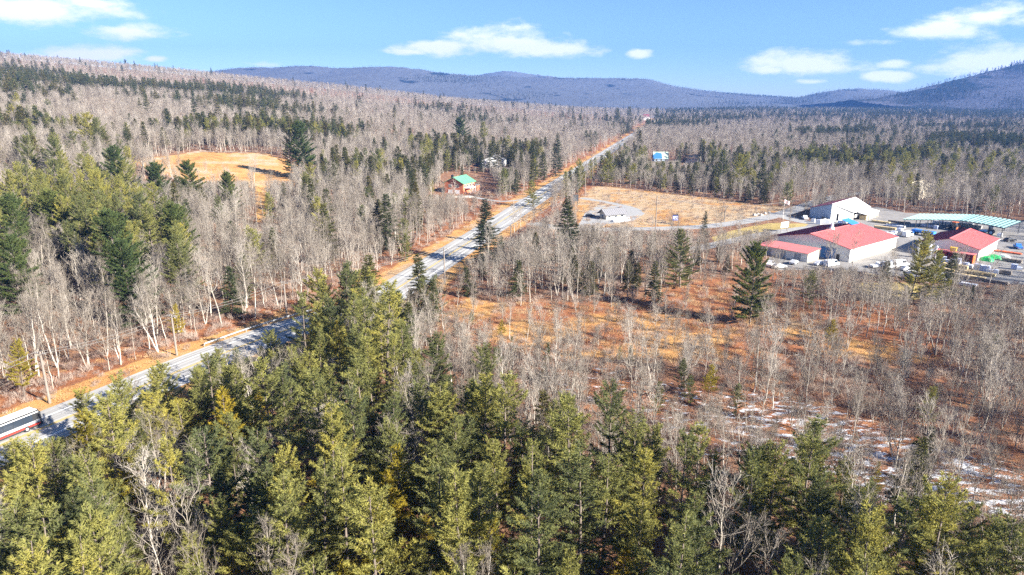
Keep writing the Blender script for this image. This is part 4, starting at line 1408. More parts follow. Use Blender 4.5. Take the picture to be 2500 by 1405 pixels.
def undergrowth():
    r = np.random.default_rng(5)
    br, stw = [], []
    for (y0, y1, cell) in ((45, 200, 2.0), (200, 420, 3.0), (420, 760, 5.5)):
        G = jgrid(y0, y1, cell, r, 5)
        x, y = G[:, 0], G[:, 1]; z = T(x, y)
        px, py, cd = proj(x, y, z)
        dr = dist_poly(x, y, ROAD)
        keep = dr > 8.2
        for P, w in DR_ALL: keep &= dist_poly(x, y, P) > w + 0.8
        keep &= ~inpoly(px, py, YARD_PX) & ~inpoly(px, py, LAWN) & ~inpoly(px, py, LAWN2) & (py < 1900) & (px > -60) & (px < 2560)
        fld = inpoly(px, py, FIELD) | inpoly(px, py, FIELD2); clr = inpoly(px, py, CLEAR); wet = inpoly(px, py, WET); st = inpoly(px, py, PINE_STAND); snw = inpoly(px, py, SNOW)
        n = wob(x, y, 22, 3.0)
        for i in np.nonzero(keep)[0]:
            u = r.random()
            if clr[i]:
                if u < .15: stw.append((x[i], y[i], z[i] - .05, 's', r.integers(3), r.uniform(.4, .9), r.uniform(0, 6.28)))
                continue
            if fld[i] or dr[i] < 14:
                if u < 0.40: stw.append((x[i], y[i], z[i] - .05, 's', r.integers(3), r.uniform(.5, 1.4), r.uniform(0, 6.28)))
                elif u < 0.64 + 0.2 * n[i]: br.append((x[i], y[i], z[i] - .05, 'b', r.integers(4), r.uniform(.35, .9), r.uniform(0, 6.28)))
                continue
            pb = 0.30
            if wet[i]: pb = (0.34 if snw[i] else 0.62) + 0.25 * n[i]
            elif st[i]: pb = 0.12
            elif dr[i] < 26: pb = 0.7
            if u < pb: br.append((x[i], y[i], z[i] - .05, 'b', r.integers(4), r.uniform(.4, 1.15), r.uniform(0, 6.28)))
            elif u < pb + .08: stw.append((x[i], y[i], z[i] - .05, 's', r.integers(3), r.uniform(.5, 1.2), r.uniform(0, 6.28)))
    print('UNDERGROWTH', len(br), len(stw))
    gn_scatter('undergrowth', br, PROTO['brush'], 'brown leafless brush on the woodland floor and wet meadow', 'brush')
    gn_scatter('dry_grass', stw, PROTO['straw'], 'straw coloured dead grass along verges and meadows', 'grass')


undergrowth()


def slope_woods():
    """trees on the mountain slopes"""
    r = np.random.default_rng(9)
    b, h = [], []
    for (grid, s1, y_crest, thr, lo, hi, x0, x1) in ((MTN_NEAR, 130, 2715, .22, .7, 1.1, 1900, 2560), (RIDGE, 260, 4420, .42, .5, .7, 480, 2050), (FARHILL, 220, 3720, .3, .5, .75, 1850, 2560)):
        V = grid.reshape(-1, 3)
        c = wob(V[:, 0], V[:, 1], s1, 2.0) * .5 + wob(V[:, 0], V[:, 2] * 5, s1 * 1.7, 1.0) * .5
        px, py, cd = proj(V[:, 0], V[:, 1], V[:, 2])
        for i in np.nonzero((px > x0) & (px < x1) & (V[:, 1] <= y_crest))[0]:
            q = V[i] + np.array([r.uniform(-8, 8), r.uniform(-8, 8), -1.0])
            if c[i] + r.normal(0, .16) > thr:
                h.append((q[0], q[1], q[2], 'h', r.integers(3), r.uniform(lo, hi), r.uniform(0, 6.28)))
            else:
                b.append((q[0], q[1], q[2], 'b', r.integers(4), r.uniform(lo, hi) * .9, r.uniform(0, 6.28)))
    print('SLOPE', len(b), len(h))
    gn_scatter('slope_bare_woods', b, PROTO['bare_slope'], 'purplish leafless forest on the mountain slopes', 'forest')
    gn_scatter('slope_conifer_woods', h, PROTO['hemlock_far'], 'dark conifer patches on the mountain slopes', 'forest')


slope_woods()


# ------------------------------------------------------------------ buildings
def frame_from(a_px, b_px, h=0.0):
    """corner A and the direction of the long wall, from two photo points on the ground"""
    A = hit(*a_px); B = hit(*b_px)
    d = B[:2] - A[:2]
    return A, math.atan2(d[1], d[0]), float(np.linalg.norm(d))


def to_local(A, ang, P):
    d = np.asarray(P[:2]) - A[:2]
    c, s = math.cos(ang), math.sin(ang)
    return d[0] * c + d[1] * s, -d[0] * s + d[1] * c


def slab(mb, pts, nrm, th):
    """closed slab: polygon pts pushed by th along nrm"""
    n = np.array(nrm, float); n /= np.linalg.norm(n)
    bot = [np.array(p, float) for p in pts]; top = [p + n * th for p in bot]
    return mb.extrude(bot, top)


class House:
    """gable building in its own frame: x along the ridge, y across; origin at the front corner"""
    def __init__(self, name, label, cat, A, ang, Lx, Ly, he, hr, wall='white', roof=('redroof', 'redroof'), over=0.45, group=None, base=0.35, ridge=0.5):
        self.root = empty(name, (A[0], A[1], A[2]), ang)
        tag(self.root, label, cat, group)
        self.Lx, self.Ly, self.he, self.hr = Lx, Ly, he, hr
        yr = Ly * ridge
        t = 0.2
        # four walls
        W = [[(0, 0, -base), (Lx, 0, -base), (Lx, 0, he), (0, 0, he)], [(Lx, Ly, -base), (0, Ly, -base), (0, Ly, he), (Lx, Ly, he)]]
        slab(MB(), W[0], (0, 1, 0), t).build('wall', wall, self.root)
        slab(MB(), W[1], (0, -1, 0), t).build('wall', wall, self.root)
        slab(MB(), [(0, Ly - t, -base), (0, t, -base), (0, t, he), (0, yr, hr), (0, Ly - t, he)], (1, 0, 0), t).build('wall', wall, self.root)
        slab(MB(), [(Lx, t, -base), (Lx, Ly - t, -base), (Lx, Ly - t, he), (Lx, yr, hr), (Lx, t, he)], (-1, 0, 0), t).build('wall', wall, self.root)
        rb = MB()
        for i_ in range(int(Lx / 1.5)):
            xx = .75 + i_ * 1.5
            rb.box((xx, -.012, he / 2 + .25), (.07, .024, he - .6)); rb.box((xx, Ly + .012, he / 2 + .25), (.07, .024, he - .6))
        if wall == 'white':
            ro = rb.build('wall_rib', wall, self.root); ro['kind'] = 'stuff'
            gt = MB(); gt.box((Lx / 2, -over - .08, he - (hr - he) / yr * over + .02), (Lx + 2 * over, .16, .16)); gt.build('gutter', 'whitemetal', self.root)
        # roof slopes as slabs with eaves
        o = over
        for (y0, sgn, mat) in ((0, 1, roof[0]), (Ly, -1, roof[1])):
            run = yr if sgn > 0 else Ly - yr
            k = (hr - he) / run
            ye = y0 - sgn * o; ze = he - k * o
            pts = [(-o, ye, ze + .02), (Lx + o, ye, ze + .02), (Lx + o, yr, hr + .02), (-o, yr, hr + .02)]
            if sgn < 0: pts = pts[::-1]
            sl = slab(MB(), pts, (0, -sgn * k, 1), 0.14).build('roof_slope', mat, self.root)
            sm = MB(); nn = max(4, int(Lx / 0.9)); rl = math.hypot(run + o, (run + o) * k)
            for i_ in range(nn + 1):
                xx = -o + .06 + (Lx + 2 * o - .12) * i_ / nn
                sm.extrude([(xx - .04, ye, ze + .14), (xx + .04, ye, ze + .14), (xx + .04, yr - sgn * .26, hr + .14 - k * .26), (xx - .04, yr - sgn * .26, hr + .14 - k * .26)],
                           [(xx - .02, ye, ze + .26), (xx + .02, ye, ze + .26), (xx + .02, yr - sgn * .26, hr + .26 - k * .26), (xx - .02, yr - sgn * .26, hr + .26 - k * .26)])
            so = sm.build('seam', mat, sl); so['kind'] = 'stuff'
        MB().box((Lx / 2, yr, hr + 0.17), (Lx + 2 * o, 0.5, 0.12)).build('ridge_cap', roof[0], self.root)

    def feature(self, side, a, z, w, h, mat, name, frame=None, proud=0.06):
        """door or window panel set proud of a wall; a = centre along the wall, z = bottom"""
        th = proud
        if side == 'front': c = (a, -th / 2, z + h / 2); s = (w, th, h)
        elif side == 'back': c = (a, self.Ly + th / 2, z + h / 2); s = (w, th, h)
        elif side == 'left': c = (-th / 2, a, z + h / 2); s = (th, w, h)
        else: c = (self.Lx + th / 2, a, z + h / 2); s = (th, w, h)
        p = MB().box(c, s).build(name, mat, self.root)
        if frame:
            fb = MB(); b = 0.12
            for (da, dz, fw, fh) in ((0, h / 2 + b / 2, w + 2 * b, b), (0, -h / 2 - b / 2, w + 2 * b, b), (-w / 2 - b / 2, 0, b, h), (w / 2 + b / 2, 0, b, h)):
                if side in ('front', 'back'): fb.box((c[0] + da, c[1] + (-.02 if side == 'front' else .02), c[2] + dz), (fw, th + .03, fh))
                else: fb.box((c[0] + (-.02 if side == 'left' else .02), c[1] + da, c[2] + dz), (th + .03, fw, fh))
            fb.build('frame', frame, p)
        return p


# --- big red-roofed warehouse
A1, ang1, L1 = frame_from((2072, 641), (2185, 608))
lc = to_local(A1, ang1, hit(1858, 612))
W1 = max(26.0, lc[1])
b1 = House('warehouse', 'large white warehouse with faded red metal roof and far slope painted dark for shade', 'warehouse', A1, ang1, L1, W1, 4.6, 7.7, 'white', ('redroof', 'maroon'))  # far slope is the same red roof, its shade painted in as maroon
b1.feature('left', W1 * 0.26, 0.1, 5.2, 3.9, 'tarp', 'blue_curtain_door', 'grey')
b1.feature('left', W1 * 0.135, 0.0, 1.2, 2.2, 'dark', 'door', 'white')
b1.feature('left', W1 * 0.62, 1.6, 1.4, 1.1, 'glass', 'window', 'whitemetal')
b1.feature('left', W1 * 0.78, 1.6, 1.4, 1.1, 'glass', 'window', 'whitemetal')
b1.feature('front', L1 * 0.92, 0.0, 1.1, 2.1, 'cream', 'door', 'white')
for (dz, hh) in ((0.0, 0.5),):
    MB().box((L1 / 2, -0.03, 0.25), (L1, 0.06, 0.5)).build('base_trim', 'cream', b1.root)
for k in range(2):
    MB().box((0.02 + k * (L1 - .04), -0.05, 2.3), (0.18, 0.1, 4.4)).build('downpipe', 'whitemetal', b1.root)
# ridge ventilator, white cone
cone = MB(); cone.tube([(L1 * .42, W1 / 2, 7.6), (L1 * .42, W1 / 2, 8.3), (L1 * .42, W1 / 2, 8.6), (L1 * .42, W1 / 2, 10.6)], [0.9, 0.85, 0.6, 0.22], 10)
v_ = cone.build('ridge_ventilator', 'whitemetal', b1.root)
MB().tube([(L1 * .42, W1 / 2, 10.6), (L1 * .42, W1 / 2, 10.9)], [0.4, 0.1], 8).build('cap', 'whitemetal', v_)
for k in range(4):
    x0 = L1 * 0.80 + k * 1.45
    m_ = MB(); m_.extrude([(x0, W1 / 2 - 1.0, 7.9), (x0 + 1.35, W1 / 2 - 1.0, 7.9), (x0 + 1.35, W1 / 2 + 3.4, 9.4), (x0, W1 / 2 + 3.4, 9.4)], [(x0, W1 / 2 - 1.03, 8.0), (x0 + 1.35, W1 / 2 - 1.03, 8.0), (x0 + 1.35, W1 / 2 + 3.37, 9.5), (x0, W1 / 2 + 3.37, 9.5)])
    sp_ = m_.build('solar_panel', 'blue', b1.root)
    MB().box((x0 + .7, W1 / 2 + 3.2, 8.3), (0.1, 0.1, 2.0)).build('strut', 'galv', sp_)
# --- red-roofed annex along the shaded gable
q = [to_local(A1, ang1, hit(x, y, 3.3)) for x, y in ((1867, 593), (1900.5, 586.6), (1983, 616), (1958, 622))]
ax0, ax1 = (q[0][0] + q[3][0]) / 2, min(-1.2, (q[1][0] + q[2][0]) / 2)
ay0, ay1 = (q[2][1] + q[3][1]) / 2, (q[0][1] + q[1][1]) / 2
c_, s_ = math.cos(ang1), math.sin(ang1)
AX = A1.copy(); AX[0] += ax0 * c_ - ay0 * s_; AX[1] += ax0 * s_ + ay0 * c_
ax_root = empty('lean_to_shed', AX, ang1); tag(ax_root, 'long grey shed with red roof beside the shaded end of the warehouse', 'shed')
wx, wy = ax1 - ax0, ay1 - ay0
slab(MB(), [(0, 0, -.3), (wx, 0, -.3), (wx, 0, 3.7), (0, 0, 3.0)], (0, 1, 0), .2).build('wall', 'cream', ax_root)
slab(MB(), [(wx, wy, -.3), (0, wy, -.3), (0, wy, 3.0), (wx, wy, 3.7)], (0, -1, 0), .2).build('wall', 'white', ax_root)
slab(MB(), [(0, wy - .2, -.3), (0, .2, -.3), (0, .2, 3.0), (0, wy - .2, 3.0)], (1, 0, 0), .2).build('wall', 'white', ax_root)
slab(MB(), [(wx, .2, -.3), (wx, wy - .2, -.3), (wx, wy - .2, 3.7), (wx, .2, 3.7)], (-1, 0, 0), .2).build('wall', 'white', ax_root)
slab(MB(), [(-.4, -.4, 2.97), (wx + .4, -.4, 3.79), (wx + .4, wy + .4, 3.79), (-.4, wy + .4, 2.97)], (-.1, 0, 1), .14).build('roof_slope', 'redroof', ax_root)
for k in range(3):
    MB().box((-.03, wy * (.2 + .3 * k), 1.3), (.06, 2.4, 2.3)).build('roller_door', 'grey', ax_root)

# --- smaller red-roofed barn
A2, ang2, L2 = frame_from((2386, 638), (2432, 610))
lc = to_local(A2, ang2, hit(2244, 616))
W2 = max(18.0, lc[1])
b2 = House('red_roofed_barn', 'smaller white barn with red metal roof in front of the teal canopy', 'barn', A2, ang2, L2, W2, 4.0, 6.6, 'white', ('redroof', 'maroon'))  # maroon on the far slope is painted shade, not another roof colour
b2.feature('left', W2 * 0.16, 1.3, 2.2, 1.5, 'grey', 'window', 'white')
b2.feature('left', W2 * 0.42, 1.5, 1.9, 1.0, 'grey', 'window', 'white')
b2.feature('left', W2 * 0.95, 2.0, 0.8, 1.0, 'dark', 'window', 'white')
b2.feature('front', L2 * 0.5, 0.0, 3.0, 3.0, 'cream', 'roller_door', 'white')
MB().box((L2 / 2, -0.03, 0.2), (L2, 0.06, 0.4)).build('base_trim', 'cream', b2.root)
# red open-fronted bin shed before its gable
rs = empty('red_bin_shed', A2 + np.array([0, 0, 0]), ang2); tag(rs, 'long dark red open storage shed against the smaller barn', 'shed')
y0, y1 = 0.2, W2 * 0.62
MB().box((-3.0, (y0 + y1) / 2, 1.45), (0.2, y1 - y0, 2.9)).build('back_wall', 'red', rs)
MB().box((-4.6, y0, 1.4), (3.2, 0.2, 2.8)).build('side_wall', 'orange', rs)
MB().box((-4.6, y1, 1.4), (3.2, 0.2, 2.8)).build('side_wall', 'red', rs)
MB().box((-4.2, (y0 + y1) / 2, 2.98), (2.9, y1 - y0 + .6, 0.16)).build('roof_slope', 'redroof', rs)
for k in range(1, 4):
    MB().box((-4.5, y0 + (y1 - y0) * k / 4, 1.4), (2.8, 0.15, 2.8)).build('divider', 'red', rs)

# --- white building with maroon and white roof, open lumber bay
P_L, P_A, P_R = hit(1976, 533), hit(2027, 541), hit(2082, 540)
P_A = P_A.copy()
dirb = hit(2148, 520)[:2] - hit(2088, 542)[:2]; dirb = dirb / np.linalg.norm(dirb)
ang3 = math.atan2(dirb[1], dirb[0])
b3 = empty('lumber_store', P_A, ang3); tag(b3, 'white store with maroon roof on one side and bright white roof on the other', 'store')
lL = to_local(P_A, ang3, P_L); lR = to_local(P_A, ang3, P_R)
D3 = 30.0
lL = (max(lL[0], 0.5), max(lL[1], 7.0)); lR = (max(lR[0], -6), min(lR[1], -7.0))
HE, HR = 5.0, 8.0
f = [(lL[0], lL[1]), (0, 0), (lR[0], lR[1])]
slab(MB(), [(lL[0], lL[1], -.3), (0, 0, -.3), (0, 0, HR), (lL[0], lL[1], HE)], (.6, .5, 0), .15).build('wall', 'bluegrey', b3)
slab(MB(), [(0, 0, -.3), (lR[0], lR[1], -.3), (lR[0], lR[1], HE - 1.0), (0, 0, HR)], (1, 0, 0), .15).build('wall', 'white', b3)
slab(MB(), [(lL[0] + D3, lL[1], -.3), (lL[0], lL[1], -.3), (lL[0], lL[1], HE), (lL[0] + D3, lL[1], HE)], (0, -1, 0), .15).build('wall', 'white', b3)
slab(MB(), [(D3, lL[1], -.3), (D3, lR[1], -.3), (D3, lR[1], HE - 1), (D3, 0, HR), (D3, lL[1], HE)], (-1, 0, 0), .15).build('wall', 'white', b3)
slab(MB(), [(lR[0] + 2, lR[1], 1.2), (D3, lR[1], 1.2), (D3, lR[1], 2.6), (lR[0] + 2, lR[1], 2.6)], (0, 1, 0), .15).build('wall', 'white', b3)
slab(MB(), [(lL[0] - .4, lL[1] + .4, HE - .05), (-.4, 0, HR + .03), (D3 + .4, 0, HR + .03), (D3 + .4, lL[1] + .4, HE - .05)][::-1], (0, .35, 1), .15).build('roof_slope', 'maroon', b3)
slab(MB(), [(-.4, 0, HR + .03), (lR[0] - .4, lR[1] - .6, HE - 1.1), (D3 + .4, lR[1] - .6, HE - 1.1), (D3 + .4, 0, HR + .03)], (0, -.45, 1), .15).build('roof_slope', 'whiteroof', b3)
pr = slab(MB(), [(lR[0] + 5, lR[1] - .2, HE - 1.7), (lR[0] + 5, lR[1] - 4.6, HE - 2.5), (D3 + 1, lR[1] - 4.6, HE - 2.5), (D3 + 1, lR[1] - .2, HE - 1.7)], (0, -.2, 1), .12).build('porch_roof', 'whiteroof', b3)
for k in range(5):
    MB().box((lR[0] + 5.4 + k * (D3 - lR[0] - 5) / 4.2, lR[1] - 4.3, 1.1), (.22, .22, 2.4)).build('post', 'whitemetal', b3)
MB().box((-.06 + lR[0] * .28, lR[1] * .28, 1.9), (.16, 1.3, 3.2)).build('door', 'dark', b3)
for k in range(4):
    MB().box((lR[0] + 8 + k * 4.6, lR[1] - 2.2, 0.9), (3.6, 3.0, 1.8)).build('stacked_sheets', ('lumber', 'wrap', 'cream', 'lumber')[k], b3)


# --- teal canopy with rib panels
def canopy():
    fr = np.array([hit(x, y, 4.2) for x, y in ((2205, 536), (2252, 536.5), (2300, 537), (2346, 539), (2400, 547), (2454, 558))])
    bk = np.array([hit(x, y, 5.2) for x, y in ((2245, 523), (2290, 523), (2340, 523.5), (2385, 525), (2440, 532.5), (2497, 542))])
    org = fr[0] * .5 + bk[-1] * .5; org[2] = 0
    root = empty('teal_canopy', org); tag(root, 'long open canopy with ribbed teal metal roof on thin posts', 'canopy')
    t = np.linspace(0, 1, 6)

    def at(arr, u, z):
        return np.array([np.interp(u, t, arr[:, 0]) - org[0], np.interp(u, t, arr[:, 1]) - org[1], z])
    n = 25
    for k in range(n):
        u0, u1 = k / n, (k + 0.52) / n
        a, b = at(fr, u0, 4.2), at(fr, u1, 4.2); c, d = at(bk, u1, 5.2), at(bk, u0, 5.2)
        slab(MB(), [a, b, c, d], (0, 0, 1), 0.16).build('roof_panel', 'teal', root)
    for u_, nm in ((0, 'front_beam'), (1, 'back_beam')):
        arr, z = (fr, 4.05) if u_ == 0 else (bk, 5.05)
        m = MB()
        pts = [at(arr, u, z) for u in np.linspace(0, 1, 12)]
        for p, q_ in zip(pts[:-1], pts[1:]):
            dd = q_ - p; L_ = np.linalg.norm(dd[:2])
            m.box(((p + q_) / 2), (L_, .25, .3), math.atan2(dd[1], dd[0]))
        m.build(nm, 'dark', root)
    # a deck under the rib gaps
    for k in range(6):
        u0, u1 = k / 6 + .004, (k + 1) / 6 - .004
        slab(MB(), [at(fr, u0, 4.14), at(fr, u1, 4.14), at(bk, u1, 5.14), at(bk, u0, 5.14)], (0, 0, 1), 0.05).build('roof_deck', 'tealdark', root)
    for k in range(9):
        u = 0.02 + 0.96 * k / 8
        p = at(fr, u, 0); MB().box((p[0], p[1], 2.0), (.22, .22, 4.1)).build('post', 'dark', root)
        p = at(bk, u, 0); MB().box((p[0], p[1], 2.5), (.22, .22, 5.1)).build('post', 'dark', root)


canopy()


# --- houses
def small_house(name, label, a_px, b_px, width, he, hr, wall, roof, windows=(), cat='house', minL=None, flip=False):
    A, ang, L_ = frame_from(a_px, b_px)
    if minL: L_ = max(L_, minL)
    return House(name, label, cat, A, ang, L_, width, he, hr, wall, roof, over=.5, base=2.0)


# brick house with green roof: gable end towards the camera
Ab = hit(1131, 475); Cb = hit(1087, 476)
Wb = 12.5; angb = math.radians(66)
hb = House('brick_house', 'red brick house with bright green metal roof beside the highway', 'house', Ab, angb, 15.0, Wb, 6.3, 9.6, 'brick', ('greenroof', 'greenroof'), over=.8, base=2.5)
for k, yk in enumerate((0.30, 0.68)):
    hb.feature('left', Wb * yk, 3.9, 1.9, 1.5, 'glass', 'window', 'whitemetal')
    hb.feature('left', Wb * yk, 0.0, 2.6, 2.3, 'whitemetal', 'garage_door', 'white')
for k in range(4):
    hb.feature('front', 2.2 + 3.4 * k, 3.8, 1.7, 1.5, 'glass', 'window', 'whitemetal')
MB().box((1.4, Wb * .62, 9.6), (1.3, 1.1, 2.6)).build('chimney', 'dark', hb.root)
pd = MB().box((6.5, -1.4, 3.3), (9.0, 2.6, .18)).build('porch_deck', 'whitemetal', hb.root)
for k in range(5):
    MB().box((2.3 + 2.1 * k, -2.6, 1.6), (.18, .18, 5.4)).build('porch_post', 'whitemetal', pd)
MB().box((15.0 + 3.0, 2.5, 1.4), (5.6, 6.0, 4.0)).build('annex_wall', 'brick', hb.root)
MB().box((15.0 + 3.0, 2.5, 3.55), (6.4, 6.8, .25)).build('annex_roof', 'greyroof', hb.root)
ls = empty('front_terrace', hit(1131, 483)); tag(ls, 'low stone terrace wall below the brick house', 'wall')
for k in range(7):
    MB().box((-6 + k * 2.0, -0.15 * k, 0.3), (1.94, .5, 1.3)).build('stone_block', 'stone', ls)

hw = small_house('white_farmhouse', 'white house with grey roof half hidden in trees above the brick house', (1226, 413), (1238, 404), 16, 6.2, 10.0, 'whitemetal', ('greyroof', 'greyroof'), minL=14)
for k in range(3):
    hw.feature('left', 2.4 + 4.0 * k, 3.2, 1.3, 1.5, 'glass', 'window', 'whitemetal')
    hw.feature('left', 2.4 + 4.0 * k, 0.4, 1.3, 1.8, 'glass', 'window', 'whitemetal')
Al = hit(1150, 388); Bl = hit(1215, 386)
hl = House('white_long_barn', 'long low white outbuilding with dark bays behind the white farmhouse', 'outbuilding', Al, math.atan2(Bl[1] - Al[1], Bl[0] - Al[0]), float(np.linalg.norm(Bl[:2] - Al[:2])), 7, 3.6, 5.2, 'whitemetal', ('whiteroof', 'greyroof'), base=2.0)
for k in range(6):
    hl.feature('front', hl.Lx * (k + .5) / 6, 0.2, hl.Lx / 6 * .55, 2.6, 'dark', 'bay_shade_panel', 'whitemetal')  # solid dark panels: the shade inside the open bays is painted

Ah = hit(1597, 396); Bh = hit(1631, 396)
hh = House('blue_roofed_house', 'house with pale green roof partly covered by a blue tarp', 'house', Ah, math.atan2(Bh[1] - Ah[1], Bh[0] - Ah[0]), float(np.linalg.norm(Bh[:2] - Ah[:2])), 9.5, 3.2, 8.2, 'bluegrey', ('palegreen', 'palegreen'), over=.6, base=1.5)
kx = (8.2 - 3.2) / 4.75
slab(MB(), [(-.6, -.55, 3.2 - kx * .55 + .2), (hh.Lx * .56, -.55, 3.2 - kx * .55 + .2), (hh.Lx * .58, 3.6, 3.2 + kx * 3.6 + .2), (hh.Lx * .22, 4.5, 3.2 + kx * 4.5 + .2), (-.6, 2.6, 3.2 + kx * 2.6 + .2)], (0, -kx, 1), .05).build('roof_tarp', 'tarp', hh.root)
for k in range(3):
    hh.feature('front', hh.Lx * (k + .5) / 3, 0.9, 1.4, 1.3, 'glass', 'window', 'whitemetal')
At = hit(1673, 398); Bt = hit(1702, 400)
ht = House('tan_house', 'small pale house with tan shingle roof among dark spruces', 'house', At, math.atan2(Bt[1] - At[1], Bt[0] - At[0]), float(np.linalg.norm(Bt[:2] - At[:2])), 8, 4.6, 7.2, 'cream', ('tanroof', 'tanroof'), over=.5, base=1.5)
for k in range(4):
    ht.feature('front', ht.Lx * (k + .5) / 4, 2.6, 1.2, 1.2, 'glass', 'window', 'whitemetal')
Ac = hit(2242, 489); Bc = hit(2272, 480)
hc = House('cream_house', 'cream house with pale roof half hidden behind the yard woods', 'house', Ac, math.atan2(Bc[1] - Ac[1], Bc[0] - Ac[0]), float(np.linalg.norm(Bc[:2] - Ac[:2])) + 3, 12, 5.4, 8.8, 'cream', ('cream', 'greyroof'), over=.5, base=1.0)
for k in range(3):
    hc.feature('front', hc.Lx * (k + .5) / 3, 3.2, 1.3, 1.3, 'glass', 'window', 'whitemetal')
    hc.feature('left', 2 + 4 * k, 3.2, 1.3, 1.3, 'glass', 'window', 'whitemetal')
Ar = hit(1571, 294); Br = hit(1590, 294)
hr_ = House('red_roofed_house', 'white house with red roof at the far end of the highway', 'house', Ar, 0.1, 15, 10, 9, 14, 'whitemetal', ('maroon', 'maroon'), over=.6, base=1.0)
for k in range(3):
    hr_.feature('front', 3 + 4.2 * k, 5.0, 1.6, 1.8, 'glass', 'window', 'whitemetal')
    hr_.feature('front', 3 + 4.2 * k, 1.2, 1.6, 1.8, 'glass', 'window', 'whitemetal')
As = hit(1664, 319); Bs = hit(1692, 319)
hs = House('long_grey_shed', 'long low shed with pale roof in the far grey woods', 'shed', As, 0.0, 20, 9, 3, 5, 'greyroof', ('cream', 'cream'), base=1.0)
for k in range(4): hs.feature('front', 2.5 + 5 * k, 0, 3.4, 2.4, 'dark', 'bay_shade_panel', 'cream')  # dark panels painted as the shade within the shed bays

# kiosk in the loop drive
Ak = hit(1480, 537); Bk = hit(1517, 534)
hk = House('kiosk', 'small cream kiosk with grey hipped roof inside the loop drive', 'kiosk', Ak, math.atan2(Bk[1] - Ak[1], Bk[0] - Ak[0]), float(np.linalg.norm(Bk[:2] - Ak[:2])) + 2, 6.0, 2.6, 4.4, 'cream', ('greyroof', 'greyroof'), over=1.0, base=.2)
for k in range(3): hk.feature('front', hk.Lx * (k + .5) / 3, .9, 1.3, 1.1, 'glass', 'window', 'whitemetal')
hk.feature('left', 3.0, 0, 1.0, 2.0, 'dark', 'door', 'whitemetal')
rp = empty('ramp_platform', hit(1516, 540), math.atan2(Bk[1] - Ak[1], Bk[0] - Ak[0])); tag(rp, 'low white concrete platform in front of the kiosk', 'platform')
MB().box((0, 0, .35), (9, 2.2, .7)).build('slab', 'whitemetal', rp)
for k in range(5): MB().box((-4 + 2 * k, -1.0, 1.1), (.1, .1, .9)).build('rail_post', 'whitemetal', rp)
MB().box((0, -1.0, 1.55), (8.2, .1, .1)).build('rail', 'whitemetal', rp)


# ------------------------------------------------------------------ vehicles
def car(name, label, p, rz, paint, kind='car', group='cars parked about the yard'):
    r = empty(name, p, rz); tag(r, label, {'car': 'car', 'pickup': 'pickup', 'van': 'van'}[kind], group)
    L_, W_ = {'car': (4.6, 1.85), 'pickup': (5.6, 2.0), 'van': (5.8, 2.1)}[kind]
    h = L_ / 2
    side = {'car': [(-h, .35), (h, .35), (h, .8), (h * .55, .95), (h * .22, 1.45), (-h * .55, 1.48), (-h * .9, 1.0), (-h, .95)],
            'pickup': [(-h, .5), (h, .5), (h, 1.0), (h * .5, 1.12), (h * .3, 1.8), (-h * .12, 1.82), (-h * .16, 1.15), (-h, 1.15)],
            'van': [(-h, .4), (h, .4), (h, 1.0), (h * .75, 1.25), (h * .5, 2.2), (-h * .96, 2.25), (-h, 2.0)]}[kind]
    m = MB()
    def ring(y, k): return [(x * (1 if z < 1 else k), y * (1 if z < 1.05 else .86), z) for x, z in side]
    m.extrude(ring(-W_ / 2, 1.0), ring(W_ / 2, 1.0)); m.build('body', paint, r)
    # glasshouse
    zt, zb = (side[4][1] - .08, side[3][1] + .05)
    xs = (side[3][0], side[4][0], (side[5][0] if kind != 'van' else 0.0))
    for s in (-1, 1):
        MB().quad((xs[0] - .25, s * (W_ / 2 * .97), zb), (xs[2] + .15, s * (W_ / 2 * .97), zb), (xs[2] + .2, s * (W_ / 2 * .87 + .02), zt), (xs[1] - .02, s * (W_ / 2 * .87 + .02), zt)).build('side_window', 'glass', r)
    MB().quad((xs[0] - .02, -W_ * .44, zb + .02), (xs[0] - .02, W_ * .44, zb + .02), (xs[1] + .05, W_ * .38, zt), (xs[1] + .05, -W_ * .38, zt)).build('windscreen', 'glass', r)
    for x in (-h * .62, h * .62):
        for s in (-1, 1):
            w = MB().tube([(x, s * W_ / 2 - s * .2, .36), (x, s * W_ / 2 + s * .03, .36)], [.36, .36], 12).build('wheel', 'rubber', r)
            MB().tube([(x, s * W_ / 2 + s * .03, .36), (x, s * W_ / 2 + s * .05, .36)], [.2, .18], 8).build('rim', 'silver', w)
    for s in (-1, 1):
        MB().box((h - .02, s * W_ * .36, .72), (.1, .35, .16)).build('headlight', 'wrap', r)
        MB().box((-h + .02, s * W_ * .38, .8), (.08, .28, .18)).build('tail_light', 'red', r)
    return r


def ground_at(px, py, dz=0.02):
    p = hit(px, py); p[2] += dz; return p


